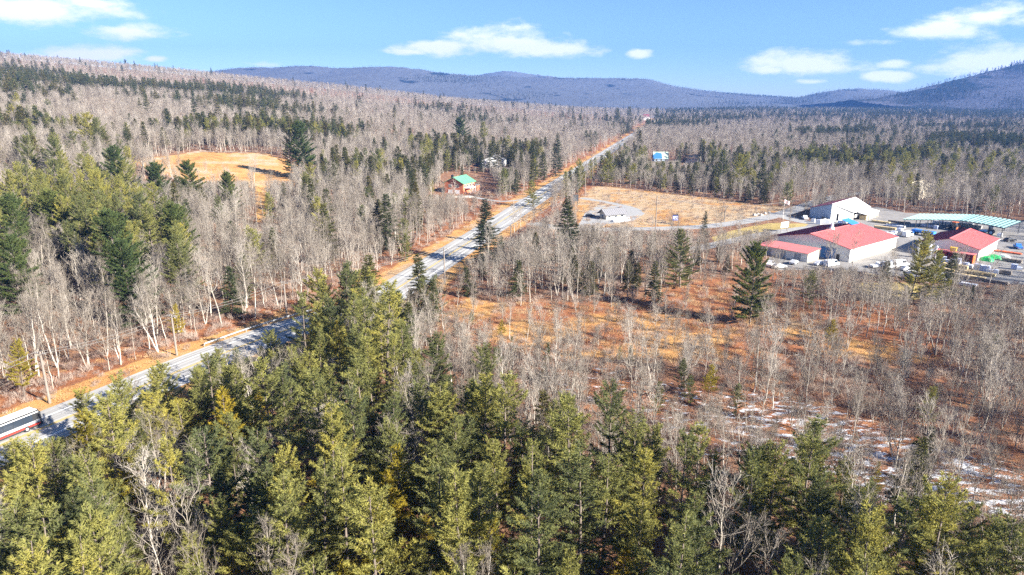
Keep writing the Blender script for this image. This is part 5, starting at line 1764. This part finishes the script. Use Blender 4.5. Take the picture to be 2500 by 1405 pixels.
CARS = [(2003, 648, .4, 'whitemetal', 'car', 'white car parked below the blue curtain door'), (2029, 650, .5, 'whitemetal', 'van', 'white van next to the warehouse corner'), (1938, 645, .9, 'silver', 'car', 'grey car at the end of the long red-roofed shed'),
        (1880, 650, 1.0, 'whitemetal', 'pickup', 'white pickup under the trees beside the lone meadow pine'), (1903, 655, .2, 'whitemetal', 'car', 'white car under bare trees below the long shed'), (2143, 654, .25, 'whitemetal', 'pickup', 'white pickup with open bed below the warehouse wall'),
        (2172, 655, .3, 'silver', 'van', 'silver van right of the white pickup'), (2196, 650, .2, 'whitemetal', 'van', 'white van at the rear of the parked row'), (2215, 661, .2, 'silver', 'car', 'silver car at the end of the parked row'), (2010, 540, .3, 'black', 'pickup', 'dark pickup at the store door'),
        (1965, 536, 1.4, 'whitemetal', 'pickup', 'white pickup in the shadow of the lumber store'), (2215, 578, .6, 'whitemetal', 'van', 'white van between warehouse and canopy'), (2230, 571, .7, 'blue', 'pickup', 'blue pickup by the left end of the canopy'), (2485, 607, 1.2, 'blue', 'pickup', 'blue pickup at the frame edge behind the barn'),
        (1441, 530, .1, 'black', 'car', 'dark car parked left of the kiosk'), (2465, 590, 0.2, 'black', 'car', 'black car beside the canopy end post')]
for (px, py, rz, paint, kind, lb) in CARS:
    car({'car': 'parked_car', 'pickup': 'parked_pickup', 'van': 'parked_van'}[kind], lb, ground_at(px, py), rz, paint, kind)
rang = math.atan2(RD[1], RD[0])


def on_road(px, py, side):
    p = hit(px, py)
    d = (p[:2] - ROAD0) @ RD
    q = ROAD0 + RD * d + np.array([RD[1], -RD[0]]) * side
    return np.array([q[0], q[1], float(T(q[0], q[1])) + .08])


car('moving_car', 'dark car far up the highway straight', on_road(1508, 346, -1.8), rang, 'black', 'car', 'cars on the highway')
car('moving_van', 'white van far up the highway near the crest', on_road(1545, 318, 1.8), rang, 'whitemetal', 'van', 'cars on the highway')


def bus():
    P = ROAD
    i = int(np.argmin(np.linalg.norm(P - hit(60, 1048)[:2], axis=1)))
    tv = P[i + 1] - P[i - 1]; tv /= np.linalg.norm(tv)
    a = math.atan2(tv[1], tv[0])
    front = hit(140, 1022)[:2]
    c = front - tv * 7.6
    # keep it in the far lane
    nr = np.array([-tv[1], tv[0]])
    c = P[np.argmin(np.linalg.norm(P - c, axis=1))] + nr * 2.0
    r = empty('bus', (c[0], c[1], .07), a); tag(r, 'white coach with dark window band and red stripe at the left edge', 'bus')
    L_, W_, H_ = 13.0, 2.55, 3.2
    prof = [(-W_ / 2, .35), (W_ / 2, .35), (W_ / 2, 2.7), (W_ / 2 - .12, 3.1), (W_ / 2 - .4, H_), (-W_ / 2 + .4, H_), (-W_ / 2 + .12, 3.1), (-W_ / 2, 2.7)]
    m = MB(); m.extrude([(-L_ / 2, y, z) for y, z in prof], [(L_ / 2 - .25 * (z > 2), y, z) for y, z in prof]); m.build('body', 'dark', r)
    MB().box((-.1, 0, H_ + .03), (L_ - .7, W_ - .5, .1)).build('roof_panel', 'whitemetal', r)
    for s in (-1, 1):
        slab(MB(), [(-L_ / 2 + .1, s * (W_ / 2 + .005), 2.78), (L_ / 2 - .4, s * (W_ / 2 + .005), 2.78), (L_ / 2 - .4, s * (W_ / 2 - .36), H_ + .02), (-L_ / 2 + .1, s * (W_ / 2 - .36), H_ + .02)], (0, s, 1), .03).build('roof_side', 'whitemetal', r)
        for k in range(7):
            MB().box((-L_ / 2 + 1.3 + k * 1.58, s * (W_ / 2 + .012), 2.12), (1.52, .03, 1.25)).build('side_window', 'glass', r)
        MB().box((0, s * (W_ / 2 + .012), .78), (L_ - .6, .03, .3)).build('stripe', 'red', r)
        MB().box((0, s * (W_ / 2 + .010), 1.25), (L_ - .6, .025, .46)).build('lower_band', 'silver', r)
        for x in (-3.7, 3.9):
            w = MB().tube([(x, s * (W_ / 2 - .3), .48), (x, s * (W_ / 2 + .03), .48)], [.48, .48], 14).build('wheel', 'rubber', r)
            MB().tube([(x, s * (W_ / 2 + .03), .48), (x, s * (W_ / 2 + .06), .48)], [.26, .2], 10).build('rim', 'silver', w)
    MB().box((L_ / 2 - .1, 0, 1.95), (.25, W_ - .3, 1.5)).build('windscreen', 'glass', r)
    MB().box((L_ / 2 + .02, 0, .62), (.1, W_ - .2, .4)).build('bumper', 'dark', r)
    for k in range(3): MB().box((-4 + 3.4 * k, 0, H_ + .06), (1.0, 1.1, .14)).build('roof_hatch', 'silver', r)
    MB().box((-1.0, 0, H_ + .14), (2.4, 1.6, .26)).build('air_conditioner', 'whitemetal', r)


bus()


# ------------------------------------------------------------------ yard goods
def lumber_stack(label, p, rz, L_, W_, H_, mat):
    r = empty('lumber_stack', p, rz); tag(r, label, 'lumber', 'lumber stacked in the yard')
    n = max(2, int(H_ / .45))
    for k in range(n):
        j = random.uniform(-.15, .15)
        MB().box((j, random.uniform(-.05, .05), .14 + (k + .5) * H_ / n), (L_ * random.uniform(.94, 1), W_, H_ / n - .07)).build('board_layer', mat, r)
    for x in (-L_ * .3, L_ * .3):
        MB().box((x, 0, .07), (.16, W_ + .1, .14)).build('bearer', 'oldwood', r)
    for x in (-L_ * .2, L_ * .2):
        MB().box((x, 0, .14 + H_ / 2), (.06, W_ + .04, H_ + .03)).build('strap', 'dark', r)


def pallet(label, p, rz, s, mat, h=1.5):
    r = empty('wrapped_pallet', p, rz); tag(r, label, 'pallet', 'wrapped pallets in the yard')
    for k in range(3): MB().box((0, (k - 1) * s * .4, .07), (s, s * .16, .14)).build('pallet_board', 'lumber', r)
    b = s / 2 - .04
    m = MB()
    m.extrude([(-b, -b, .15), (b, -b, .15), (b, b, .15), (-b, b, .15)], [(-b * .96, -b * .97, h), (b * .94, -b * .95, h * .97), (b * .95, b * .96, h), (-b * .97, b * .93, h * 1.03)])
    m.build('wrapped_load', mat, r)
    MB().box((0, 0, h * 1.015), (s * .5, s * .5, .06)).build('top_sheet', 'wrap' if mat != 'wrap' else 'bluewrap', r)


yang = ang2 + math.pi / 2
stacks = [(2330, 655, 8, 'lumber', 1.2, 'tan lumber stack in the row nearest the red bin shed'), (2300, 663, 7, 'lumber', 1.0, 'tan lumber stack left of the middle yard row'), (2360, 668, 9, 'lumber', .9, 'long yellow lumber stack in the middle yard row'), (2335, 678, 7, 'oldwood', 1.0, 'grey weathered lumber stack in the middle yard'),
          (2395, 672, 8, 'lumber', .9, 'yellow lumber stack right of the middle row'), (2375, 682, 7, 'lumber', 1.0, 'pale lumber stack in the front yard row'), (2420, 690, 9, 'oldwood', .8, 'grey lumber stack at the front right of the yard'), (2310, 690, 8, 'oldwood', .8, 'grey lumber stack at the front left of the yard'), (2352, 697, 7, 'wrap', .8, 'white wrapped lumber stack at the front edge'),
          (2160, 560, 9, 'lumber', 1.0, 'pale lumber stack behind the warehouse roof'), (2185, 556, 8, 'wrap', 1.0, 'white wrapped boards between store and canopy'), (2195, 545, 9, 'oldwood', .8, 'long grey lumber stack by the canopy corner'), (2150, 545, 8, 'lumber', .8, 'pale boards beside the lumber store bay'), (2300, 549, 8, 'wrap', 1.4, 'white bundle under the left part of the canopy'),
          (2350, 553, 8, 'wrap', 1.6, 'white bundle under the middle of the canopy'), (2375, 557, 7, 'stone', 1.2, 'pale bundle under the canopy right of the barn ridge'), (2110, 672, 7, 'lumber', .5, 'yellow boards on the grass bank below the warehouse'), (2080, 668, 8, 'lumber', .5, 'long pale boards below the warehouse corner'), (2440, 668, 7, 'oldwood', 1.2, 'dark lumber stack at the right of the yard'),
          (2470, 640, 6, 'oldwood', 1.0, 'dark lumber stack by the right frame edge'), (2460, 618, 9, 'orange', .4, 'orange steel beams lying behind the barn'), (2250, 672, 8, 'wrap', .7, 'white boards below the parked row'), (2270, 556, 7, 'bluewrap', 1.0, 'bluish bundle at the left end of the canopy')]
for (px, py, L_, mat, H_, lb) in stacks:
    lumber_stack(lb, ground_at(px, py), yang + random.uniform(-.12, .12), L_, 1.6, H_, mat)
pals = [(2302, 640, 'bluewrap', 'tall bluish pallet at the left of the red bin shed'), (2312, 645, 'bluewrap', 'low bluish pallet before the red bin shed'), (2322, 648, 'wrap', 'white pallet before the red bin shed'), (2336, 645, 'bluewrap', 'tall pallet at the middle of the red bin shed'), (2356, 652, 'bluewrap', 'bluish pallet at the right part of the red bin shed'), (2366, 655, 'wrap', 'white pallet near the barn corner'),
        (2386, 660, 'wrap', 'tall white pallet in front of the barn corner'), (2398, 662, 'bluewrap', 'bluish pallet right of the tall white one'), (2408, 664, 'bluewrap', 'bluish pallet at the middle of the right row'), (2418, 666, 'wrap', 'white pallet of the right row'), (2430, 668, 'wrap', 'white pallet at the end of the right row'),
        (2475, 658, 'bluewrap', 'bluish pallet near the right edge'), (2488, 660, 'wrap', 'white pallet near the right edge'), (2182, 572, 'wrap', 'white pallet behind the warehouse corner'), (2196, 568, 'wrap', 'white pallet by the white van'), (2205, 573, 'stone', 'stone pallet by the white van'), (1985, 543, 'wrap', 'white pallet before the store wall'), (1998, 548, 'wrap', 'white pallet before the blue-grey wall'),
        (2052, 546, 'bluewrap', 'bluish crate by the store door'), (2064, 548, 'wrap', 'white crate by the store door'), (2330, 560, 'wrap', 'white pallet under the canopy behind the barn ridge'), (2285, 560, 'bluewrap', 'bluish pallet under the canopy'), (2420, 572, 'wrap', 'white pallet under the right of the canopy'), (2440, 578, 'wrap', 'white pallet at the right canopy post'), (2238, 664, 'wrap', 'white pallet below the light mast')]
for (px, py, mat, lb) in pals:
    pallet(lb, ground_at(px, py), yang + random.uniform(-.3, .3), random.uniform(1.5, 2.2), mat, random.uniform(1.0, 2.2))

# white light mast, pale blue tank, green covered pile, yellow bin, machines
p = ground_at(2236, 646)
r = empty('light_mast', p); tag(r, 'thick white mast standing in front of the smaller barn', 'mast')
MB().tube([(0, 0, 0), (0, 0, 7.2)], [.42, .34], 10).build('shaft', 'whitemetal', r); MB().box((0, 0, .15), (1.4, 1.4, .3)).build('footing', 'stone', r)
MB().tube([(0, 0, 7.0), (.5, 0, 7.4), (.9, 0, 7.3)], [.3, .45, .2], 8).build('lamp_head', 'whitemetal', r)
p = ground_at(2266, 632)
r = empty('blue_tank', p); tag(r, 'tall pale blue tank with white cap before the smaller barn', 'tank')
MB().tube([(0, 0, .3), (0, 0, 4.2)], [.9, .9], 14).build('shell', 'paleblue', r, True); MB().tube([(0, 0, 4.2), (0, 0, 4.6), (0, 0, 5.2)], [.92, .6, .5], 14).build('cap', 'whitemetal', r)
for k in range(4):
    a = k * math.pi / 2 + .4; MB().box((.75 * math.cos(a), .75 * math.sin(a), .15), (.15, .15, .5)).build('leg', 'grey', r)
p = ground_at(2283, 634)
r = empty('vent_stack', p); tag(r, 'slim white pipe with bulbous top right of the blue tank', 'pipe')
MB().tube([(0, 0, 0), (0, 0, 4.2)], [.14, .12], 8).build('pipe', 'whitemetal', r); MB().tube([(0, 0, 4.1), (0, 0, 4.5), (0, 0, 4.9)], [.2, .5, .15], 10).build('cowl', 'whitemetal', r)


def covered_pile(name, label, p, mat, L_, W_, H_, rz):
    r = empty(name, p, rz); tag(r, label, 'tarp')
    n, mm = 9, 6
    V, F = [], []
    rr = np.random.default_rng(int(abs(p[0]) * 10))
    for i in range(n):
        for j in range(mm):
            u, v = i / (n - 1) * 2 - 1, j / (mm - 1) * 2 - 1
            e = max(0, 1 - u * u) ** .45 * max(0, 1 - v * v) ** .45
            V.append((u * L_ / 2, v * W_ / 2, H_ * e * rr.uniform(.8, 1.05)))
    F = [(i * mm + j, (i + 1) * mm + j, (i + 1) * mm + j + 1, i * mm + j + 1) for i in range(n - 1) for j in range(mm - 1)]
    me = bpy.data.meshes.new('cover'); me.from_pydata(V, [], F); me.update()
    link('cover', me, mat, r)
    MB().box((0, 0, .12), (L_ * .8, W_ * .7, .24)).build('pallet_base', 'oldwood', r)


covered_pile('tarp_pile', 'bright green tarp over a pile beside the barn, nearer the barn wall', ground_at(2408, 637), 'green', 4.2, 3.0, 1.7, yang)
covered_pile('tarp_pile', 'bright green tarp over a pile, the one farther from the barn', ground_at(2428, 632), 'green', 4.0, 3.0, 1.6, yang + .3)
covered_pile('white_tarp_pile', 'white tarp over a pile right of the green tarps', ground_at(2450, 630), 'wrap', 4.0, 2.4, 1.3, yang)
covered_pile('boat_cover', 'white covered boat before the blue-grey store wall', ground_at(2017, 544), 'wrap', 6.5, 2.4, 1.8, yang + .2)
covered_pile('bulk_bag_heap', 'white heap of bags behind the warehouse', ground_at(2170, 575), 'wrap', 6.0, 3.0, 1.6, yang)


def tractor(name, label, p, rz, mat, s=1.0):
    r = empty(name, p, rz); r.scale = (s, s, s); tag(r, label, 'tractor')
    MB().extrude([(0, -.45, .8), (1.9, -.4, .8), (1.9, .4, .8), (0, .45, .8)], [(0, -.42, 1.6), (1.8, -.35, 1.45), (1.8, .35, 1.45), (0, .42, 1.6)]).build('bonnet', mat, r)
    MB().extrude([(-1.2, -.7, 1.0), (.1, -.6, 1.0), (.1, .6, 1.0), (-1.2, .7, 1.0)], [(-1.1, -.6, 2.5), (-.05, -.55, 2.5), (-.05, .55, 2.5), (-1.1, .6, 2.5)]).build('cab', 'glass', r)
    MB().box((-.58, 0, 2.58), (1.4, 1.4, .16)).build('cab_roof', mat, r)
    for (x, rd, w) in ((-.9, .85, .5), (1.5, .5, .35)):
        for sgn in (-1, 1):
            wl = MB().tube([(x, sgn * .65, rd), (x, sgn * (.65 + w), rd)], [rd, rd], 14).build('wheel', 'rubber', r)
            MB().tube([(x, sgn * (.66 + w), rd), (x, sgn * (.69 + w), rd)], [rd * .5, rd * .45], 10).build('rim', mat, wl)
    MB().extrude([(2.4, -1.1, .2), (3.2, -1.1, .2), (3.2, 1.1, .2), (2.4, 1.1, .2)], [(2.4, -1.1, 1.0), (2.7, -1.1, 1.0), (2.7, 1.1, 1.0), (2.4, 1.1, 1.0)]).build('bucket', mat, r)
    for sgn in (-1, 1): MB().box((1.5, sgn * .6, 1.0), (2.0, .12, .16)).build('loader_arm', mat, r)


tractor('blue_tractor', 'blue tractor parked under the right half of the teal canopy', ground_at(2411, 573), 2.4, 'paleblue', 1.3)
tractor('orange_tractor', 'orange red loader behind the ridge of the smaller barn', ground_at(2332, 563), .4, 'orange', 1.4)
yb = (-4.2, W2 * .36)
p = np.array([A2[0] + yb[0] * math.cos(ang2) - yb[1] * math.sin(ang2), A2[1] + yb[0] * math.sin(ang2) + yb[1] * math.cos(ang2), A2[2] + 3.06])
r = empty('yellow_bin', p, yang); tag(r, 'yellow bin sitting on the roof of the red bin shed', 'bin')
MB().extrude([(-.8, -.5, .0), (.8, -.5, .0), (.8, .5, .0), (-.8, .5, .0)], [(-1.0, -.7, 1.3), (1.0, -.7, 1.3), (1.0, .7, 1.3), (-1.0, .7, 1.3)]).build('hopper', 'yellow', r)
MB().box((0, 0, 1.37), (2.2, 1.6, .14)).build('lid', 'yellow', r)
# flat trailer with blue load left of canopy
p = ground_at(2255, 575)
r = empty('flat_trailer', p, yang - .2); tag(r, 'long flat trailer with a low blue load before the canopy', 'trailer')
MB().box((0, 0, 1.0), (9, 2.4, .22)).build('deck', 'dark', r); MB().box((0, 0, 1.6), (8.4, 2.2, .95)).build('load', 'blue', r)
for x in (-3, -2, 3):
    for s in (-1, 1): MB().tube([(x, s * .9, .45), (x, s * 1.2, .45)], [.45, .45], 10).build('wheel', 'rubber', r)
# the white roadside board by the warehouse
p = ground_at(1914, 566)
r = empty('white_board', p, .5); tag(r, 'white rectangular board on posts beside the warehouse lane', 'sign')
for k in range(4): MB().box((0, 0, 2.0 + k * .62), (4.6, .12, .58)).build('panel', 'whitemetal', r)
for s in (-1, 1): MB().box((s * 1.8, .14, 1.6), (.18, .16, 3.2)).build('post', 'oldwood', r)
# boulders and snow-white rocks along the access road
rr = np.random.default_rng(4)
for k, (px, py) in enumerate([(1842, 527), (1850, 526), (1858, 527), (1868, 523), (1878, 521)]):
    n0 = rr.uniform(.6, 1.1)
    m = MB(); m.tube([(0, 0, -.2), (.1, 0, .2), (0, .1, .6), (-.1, 0, .9)], [n0 * .9, n0, n0 * .8, n0 * .35], 7)
    m.v = [(x * rr.uniform(.85, 1.2), y * rr.uniform(.85, 1.2), z * rr.uniform(.9, 1.1)) for x, y, z in m.v]
    p = ground_at(px, py); o = m.build('boulder', 'stone'); o.location = tuple(p)
    tag(o, 'pale boulder beside the access road, %s from the flagpole' % ORD[4 - k], 'boulder', 'boulders along the access road')


# ------------------------------------------------------------------ flag, signs, poles, wires, rail
p = ground_at(1911, 536)
r = empty('flagpole', p); tag(r, 'white flagpole with a pale flag at the access road bend', 'flagpole')
MB().tube([(0, 0, 0), (0, 0, 9.5)], [.11, .06], 8).build('pole', 'whitemetal', r)
fv, ff = [], []
for i in range(9):
    for j in range(3):
        fv.append((.08 + i * .3, .18 * math.sin(i * .9), 9.2 - j * .85 - i * .12))
ff = [(i * 3 + j, (i + 1) * 3 + j, (i + 1) * 3 + j + 1, i * 3 + j + 1) for i in range(8) for j in range(2)]
me = bpy.data.meshes.new('flag'); me.from_pydata(fv, [], ff); me.update(); fl = link('flag', me, 'wrap', r)
for k in range(3):
    sv = [(x, y - .012, z) for (x, y, z) in [(.1 + i * .3, .18 * math.sin(i * .9), 8.85 - k * .5 - i * .12 - dz) for i in range(9) for dz in (0, .2)]]
    sf = [(i * 2, i * 2 + 2, i * 2 + 3, i * 2 + 1) for i in range(8)]
    me = bpy.data.meshes.new('stripe'); me.from_pydata(sv, [], sf); me.update(); link('stripe', me, 'redroof', fl)

p = ground_at(1648, 548)
r = empty('roadside_sign', p, .1); tag(r, 'blue sign with white marks on posts beside the access road', 'sign')
MB().box((0, 0, 2.9), (2.6, .14, 2.4)).build('board', 'sign_blue', r); MB().box((0, -.02, 4.2), (2.8, .16, .5)).build('header', 'dark', r)
for (x, z, w, h) in ((-.7, 3.3, .6, .5), (.1, 3.35, .5, .6), (.75, 3.3, .4, .5), (-.5, 2.6, .9, .35), (.6, 2.6, .7, .4), (.8, 2.05, .5, .3), (-.3, 2.05, .8, .2)):
    MB().box((x, -.085, z), (w, .03, h)).build('lettering', 'wrap', r)
for s in (-1, 1): MB().box((s * .8, .12, 1.0), (.14, .1, 2.2)).build('post', 'oldwood', r)
p = ground_at(1405, 503)
r = empty('highway_sign', p, .35); tag(r, 'dark backed highway board on two legs at the roadside', 'sign')
MB().box((0, 0, 4.2), (3.2, .14, 3.4)).build('board', 'dark', r); MB().box((0, -.1, 3.4), (2.4, .05, 1.2)).build('panel', 'glass', r)
for s in (-1, 1): MB().box((s * 1.1, .1, 1.3), (.18, .18, 2.8)).build('leg', 'dark', r)


def pole(name, label, base_px, top_py, arms=1, mat='pole', lean=0.0):
    p = hit(*base_px)
    # height from the photo
    h = 11.0
    for hh in np.arange(4, 16, .1):
        _, y, _ = proj(p[0], p[1], p[2] + hh)
        if y <= top_py: h = float(hh); break
    r = empty(name, p, rang - math.pi / 2); tag(r, label, 'utility pole', 'utility poles along the road')
    MB().tube([(0, 0, -.3), (lean, 0, h)], [.25, .17], 8).build('shaft', mat, r)
    for k in range(arms):
        a = MB().box((lean, 0, h - .35 - k * 1.0), (2.6 if arms < 2 else 4.4, .14, .16)).build('crossarm', mat, r)
        for s in (-1, -.55, .55, 1):
            MB().tube([(lean + s * 1.1, 0, h - .27 - k * 1.0), (lean + s * 1.1, 0, h - .05 - k * 1.0)], [.06, .05], 6).build('insulator', 'grey', a)
    return p, h


POLES = [pole('utility_pole', 'pale utility pole beside the highway left of the mid wood', (1086, 693), 606, 1), pole('utility_pole', 'dark utility pole with short arm near the thin spire spruces', (1247, 601), 550, 1), pole('utility_pole', 'utility pole next to the highway board', (1396, 509), 472, 1),
         pole('utility_pole', 'pale utility pole at the highway shadow crossing', (1428, 480), 424, 0), pole('utility_pole', 'dark double-armed pole right of the highway', (1446, 449), 392, 2), pole('utility_pole', 'tall pole standing in the tan field', (1600, 560), 478, 0),
         pole('utility_pole', 'utility pole on the far roadside left of the crest', (1535, 338), 322, 1), pole('utility_pole', 'thin pole left of the flagpole by the field', (1768, 543), 503, 1), pole('utility_pole', 'pole behind the flagpole', (1964, 520), 485, 1),
         pole('utility_pole', 'utility pole above the bus among pale trunks', (122, 985), 860, 1), pole('utility_pole', 'utility pole by the roadside slope above the pine stand', (432, 868), 770, 1), pole('utility_pole', 'utility pole by the guard rail', (700, 768), 690, 1)]


def wire(name, label, a, b, sag, n=14):
    a = np.array(a); b = np.array(b)
    t = np.linspace(0, 1, n)
    P = a[None] * (1 - t)[:, None] + b[None] * t[:, None]
    P[:, 2] -= sag * 4 * t * (1 - t)
    o = MB().tube(P, [.05] * n, 4).build(name, 'wire')
    tag(o, label, 'wire', 'power wires')


def top(i, dz=0.0, off=0.0):
    p, h = POLES[i]
    nr = np.array([RD[1], -RD[0], 0]) * off
    return np.array([p[0], p[1], p[2] + h + dz]) + nr


pairs = [(9, 10, 'from the bus up the roadside slope'), (10, 11, 'over the slope towards the guard rail'), (11, 0, 'from the guard rail over the bend'), (0, 1, 'along the highway below the junction'), (1, 2, 'past the loop drive'), (2, 3, 'over the drive mouth'), (3, 4, 'beside the highway straight'), (4, 6, 'far along the highway'), (5, 7, 'across the tan field'), (7, 8, 'from the field to the flagpole')]
for (i, j, lb) in pairs:
    for off, nm in ((-1.0, 'left'), (1.0, 'right')):
        wire('power_wire', 'thin power wire %s, %s strand' % (lb, nm), top(i, -.1, off), top(j, -.1, off), 1.0)
extra = top(9) - np.array([34.0, 40, 0]); 
for off, nm in ((-1.0, 'upper'), (1.0, 'lower')):
    wire('power_wire', 'thin power wire leaving the frame above the bus, %s strand' % nm, top(9, -.1, off), np.array([top(9)[0] - 14, top(9)[1] - 36, 10.5]) + np.array([off, 0, 0]), 1.0)


def guard_rail():
    P = ROAD
    a = int(np.argmin(np.linalg.norm(P - hit(560, 850)[:2], axis=1))); b = int(np.argmin(np.linalg.norm(P - hit(800, 760)[:2], axis=1)))
    seg = P[a:b + 1]
    tang = np.gradient(seg, axis=0); tang /= np.linalg.norm(tang, axis=1)[:, None]
    nl = np.stack([-tang[:, 1], tang[:, 0]], 1)
    Q = seg + nl * 7.3
    r = empty('guard_rail', (Q[0][0], Q[0][1], 0)); tag(r, 'steel guard rail along the far side of the lower highway', 'guard rail')
    pts = [(q[0] - Q[0][0], q[1] - Q[0][1]) for q in Q]
    m = MB()
    for (x0, y0), (x1, y1) in zip(pts[:-1], pts[1:]):
        L_ = math.hypot(x1 - x0, y1 - y0)
        m.box(((x0 + x1) / 2, (y0 + y1) / 2, .72), (L_, .08, .32), math.atan2(y1 - y0, x1 - x0))
    m.build('beam', 'galv', r)
    d = 0
    for (x0, y0) in pts:
        MB().box((x0, y0 + .12, .35), (.14, .14, .8)).build('post', 'galv', r)


guard_rail()

# felled logs at the back of the golden clearing
rr = np.random.default_rng(21)
for k in range(12):
    px, py = 470 + k * 17 + rr.uniform(-5, 5), 374 + rr.uniform(-3, 3)
    p = hit(px, py); L_ = rr.uniform(5, 10); R_ = rr.uniform(.2, .4)
    m = MB().tube([(-L_ / 2, 0, 0), (0, .1, .05), (L_ / 2, 0, .2)], [R_, R_ * .9, R_ * .7], 7)
    o = m.build('felled_log', 'log'); o.location = (p[0], p[1], p[2] + R_); o.rotation_euler = (0, rr.uniform(-.1, .1), rr.uniform(-.5, .5))
    tag(o, 'felled log at the back edge of the golden clearing, %s from left' % ORD[k], 'log', 'felled logs behind the clearing')


# ------------------------------------------------------------------ haze
def make_haze():
    x0, x1, y0, y1, z0, z1 = -4700, 4700, -600, 6200, -12, 480
    mb = MB().box(((x0 + x1) / 2, (y0 + y1) / 2, (z0 + z1) / 2), (x1 - x0, y1 - y0, z1 - z0))
    m, nt, out = new_mat('valley_haze')
    pv = nt.nodes.new('ShaderNodeVolumePrincipled')
    pv.inputs['Color'].default_value = (0.13, 0.32, 0.86, 1)
    pv.inputs['Density'].default_value = 0.00013
    pv.inputs['Anisotropy'].default_value = 0.2
    nt.links.new(pv.outputs[0], out.inputs['Volume'])
    MAT['haze'] = m
    o = mb.build('haze', 'haze')
    o['kind'] = 'stuff'
    return o


make_haze()
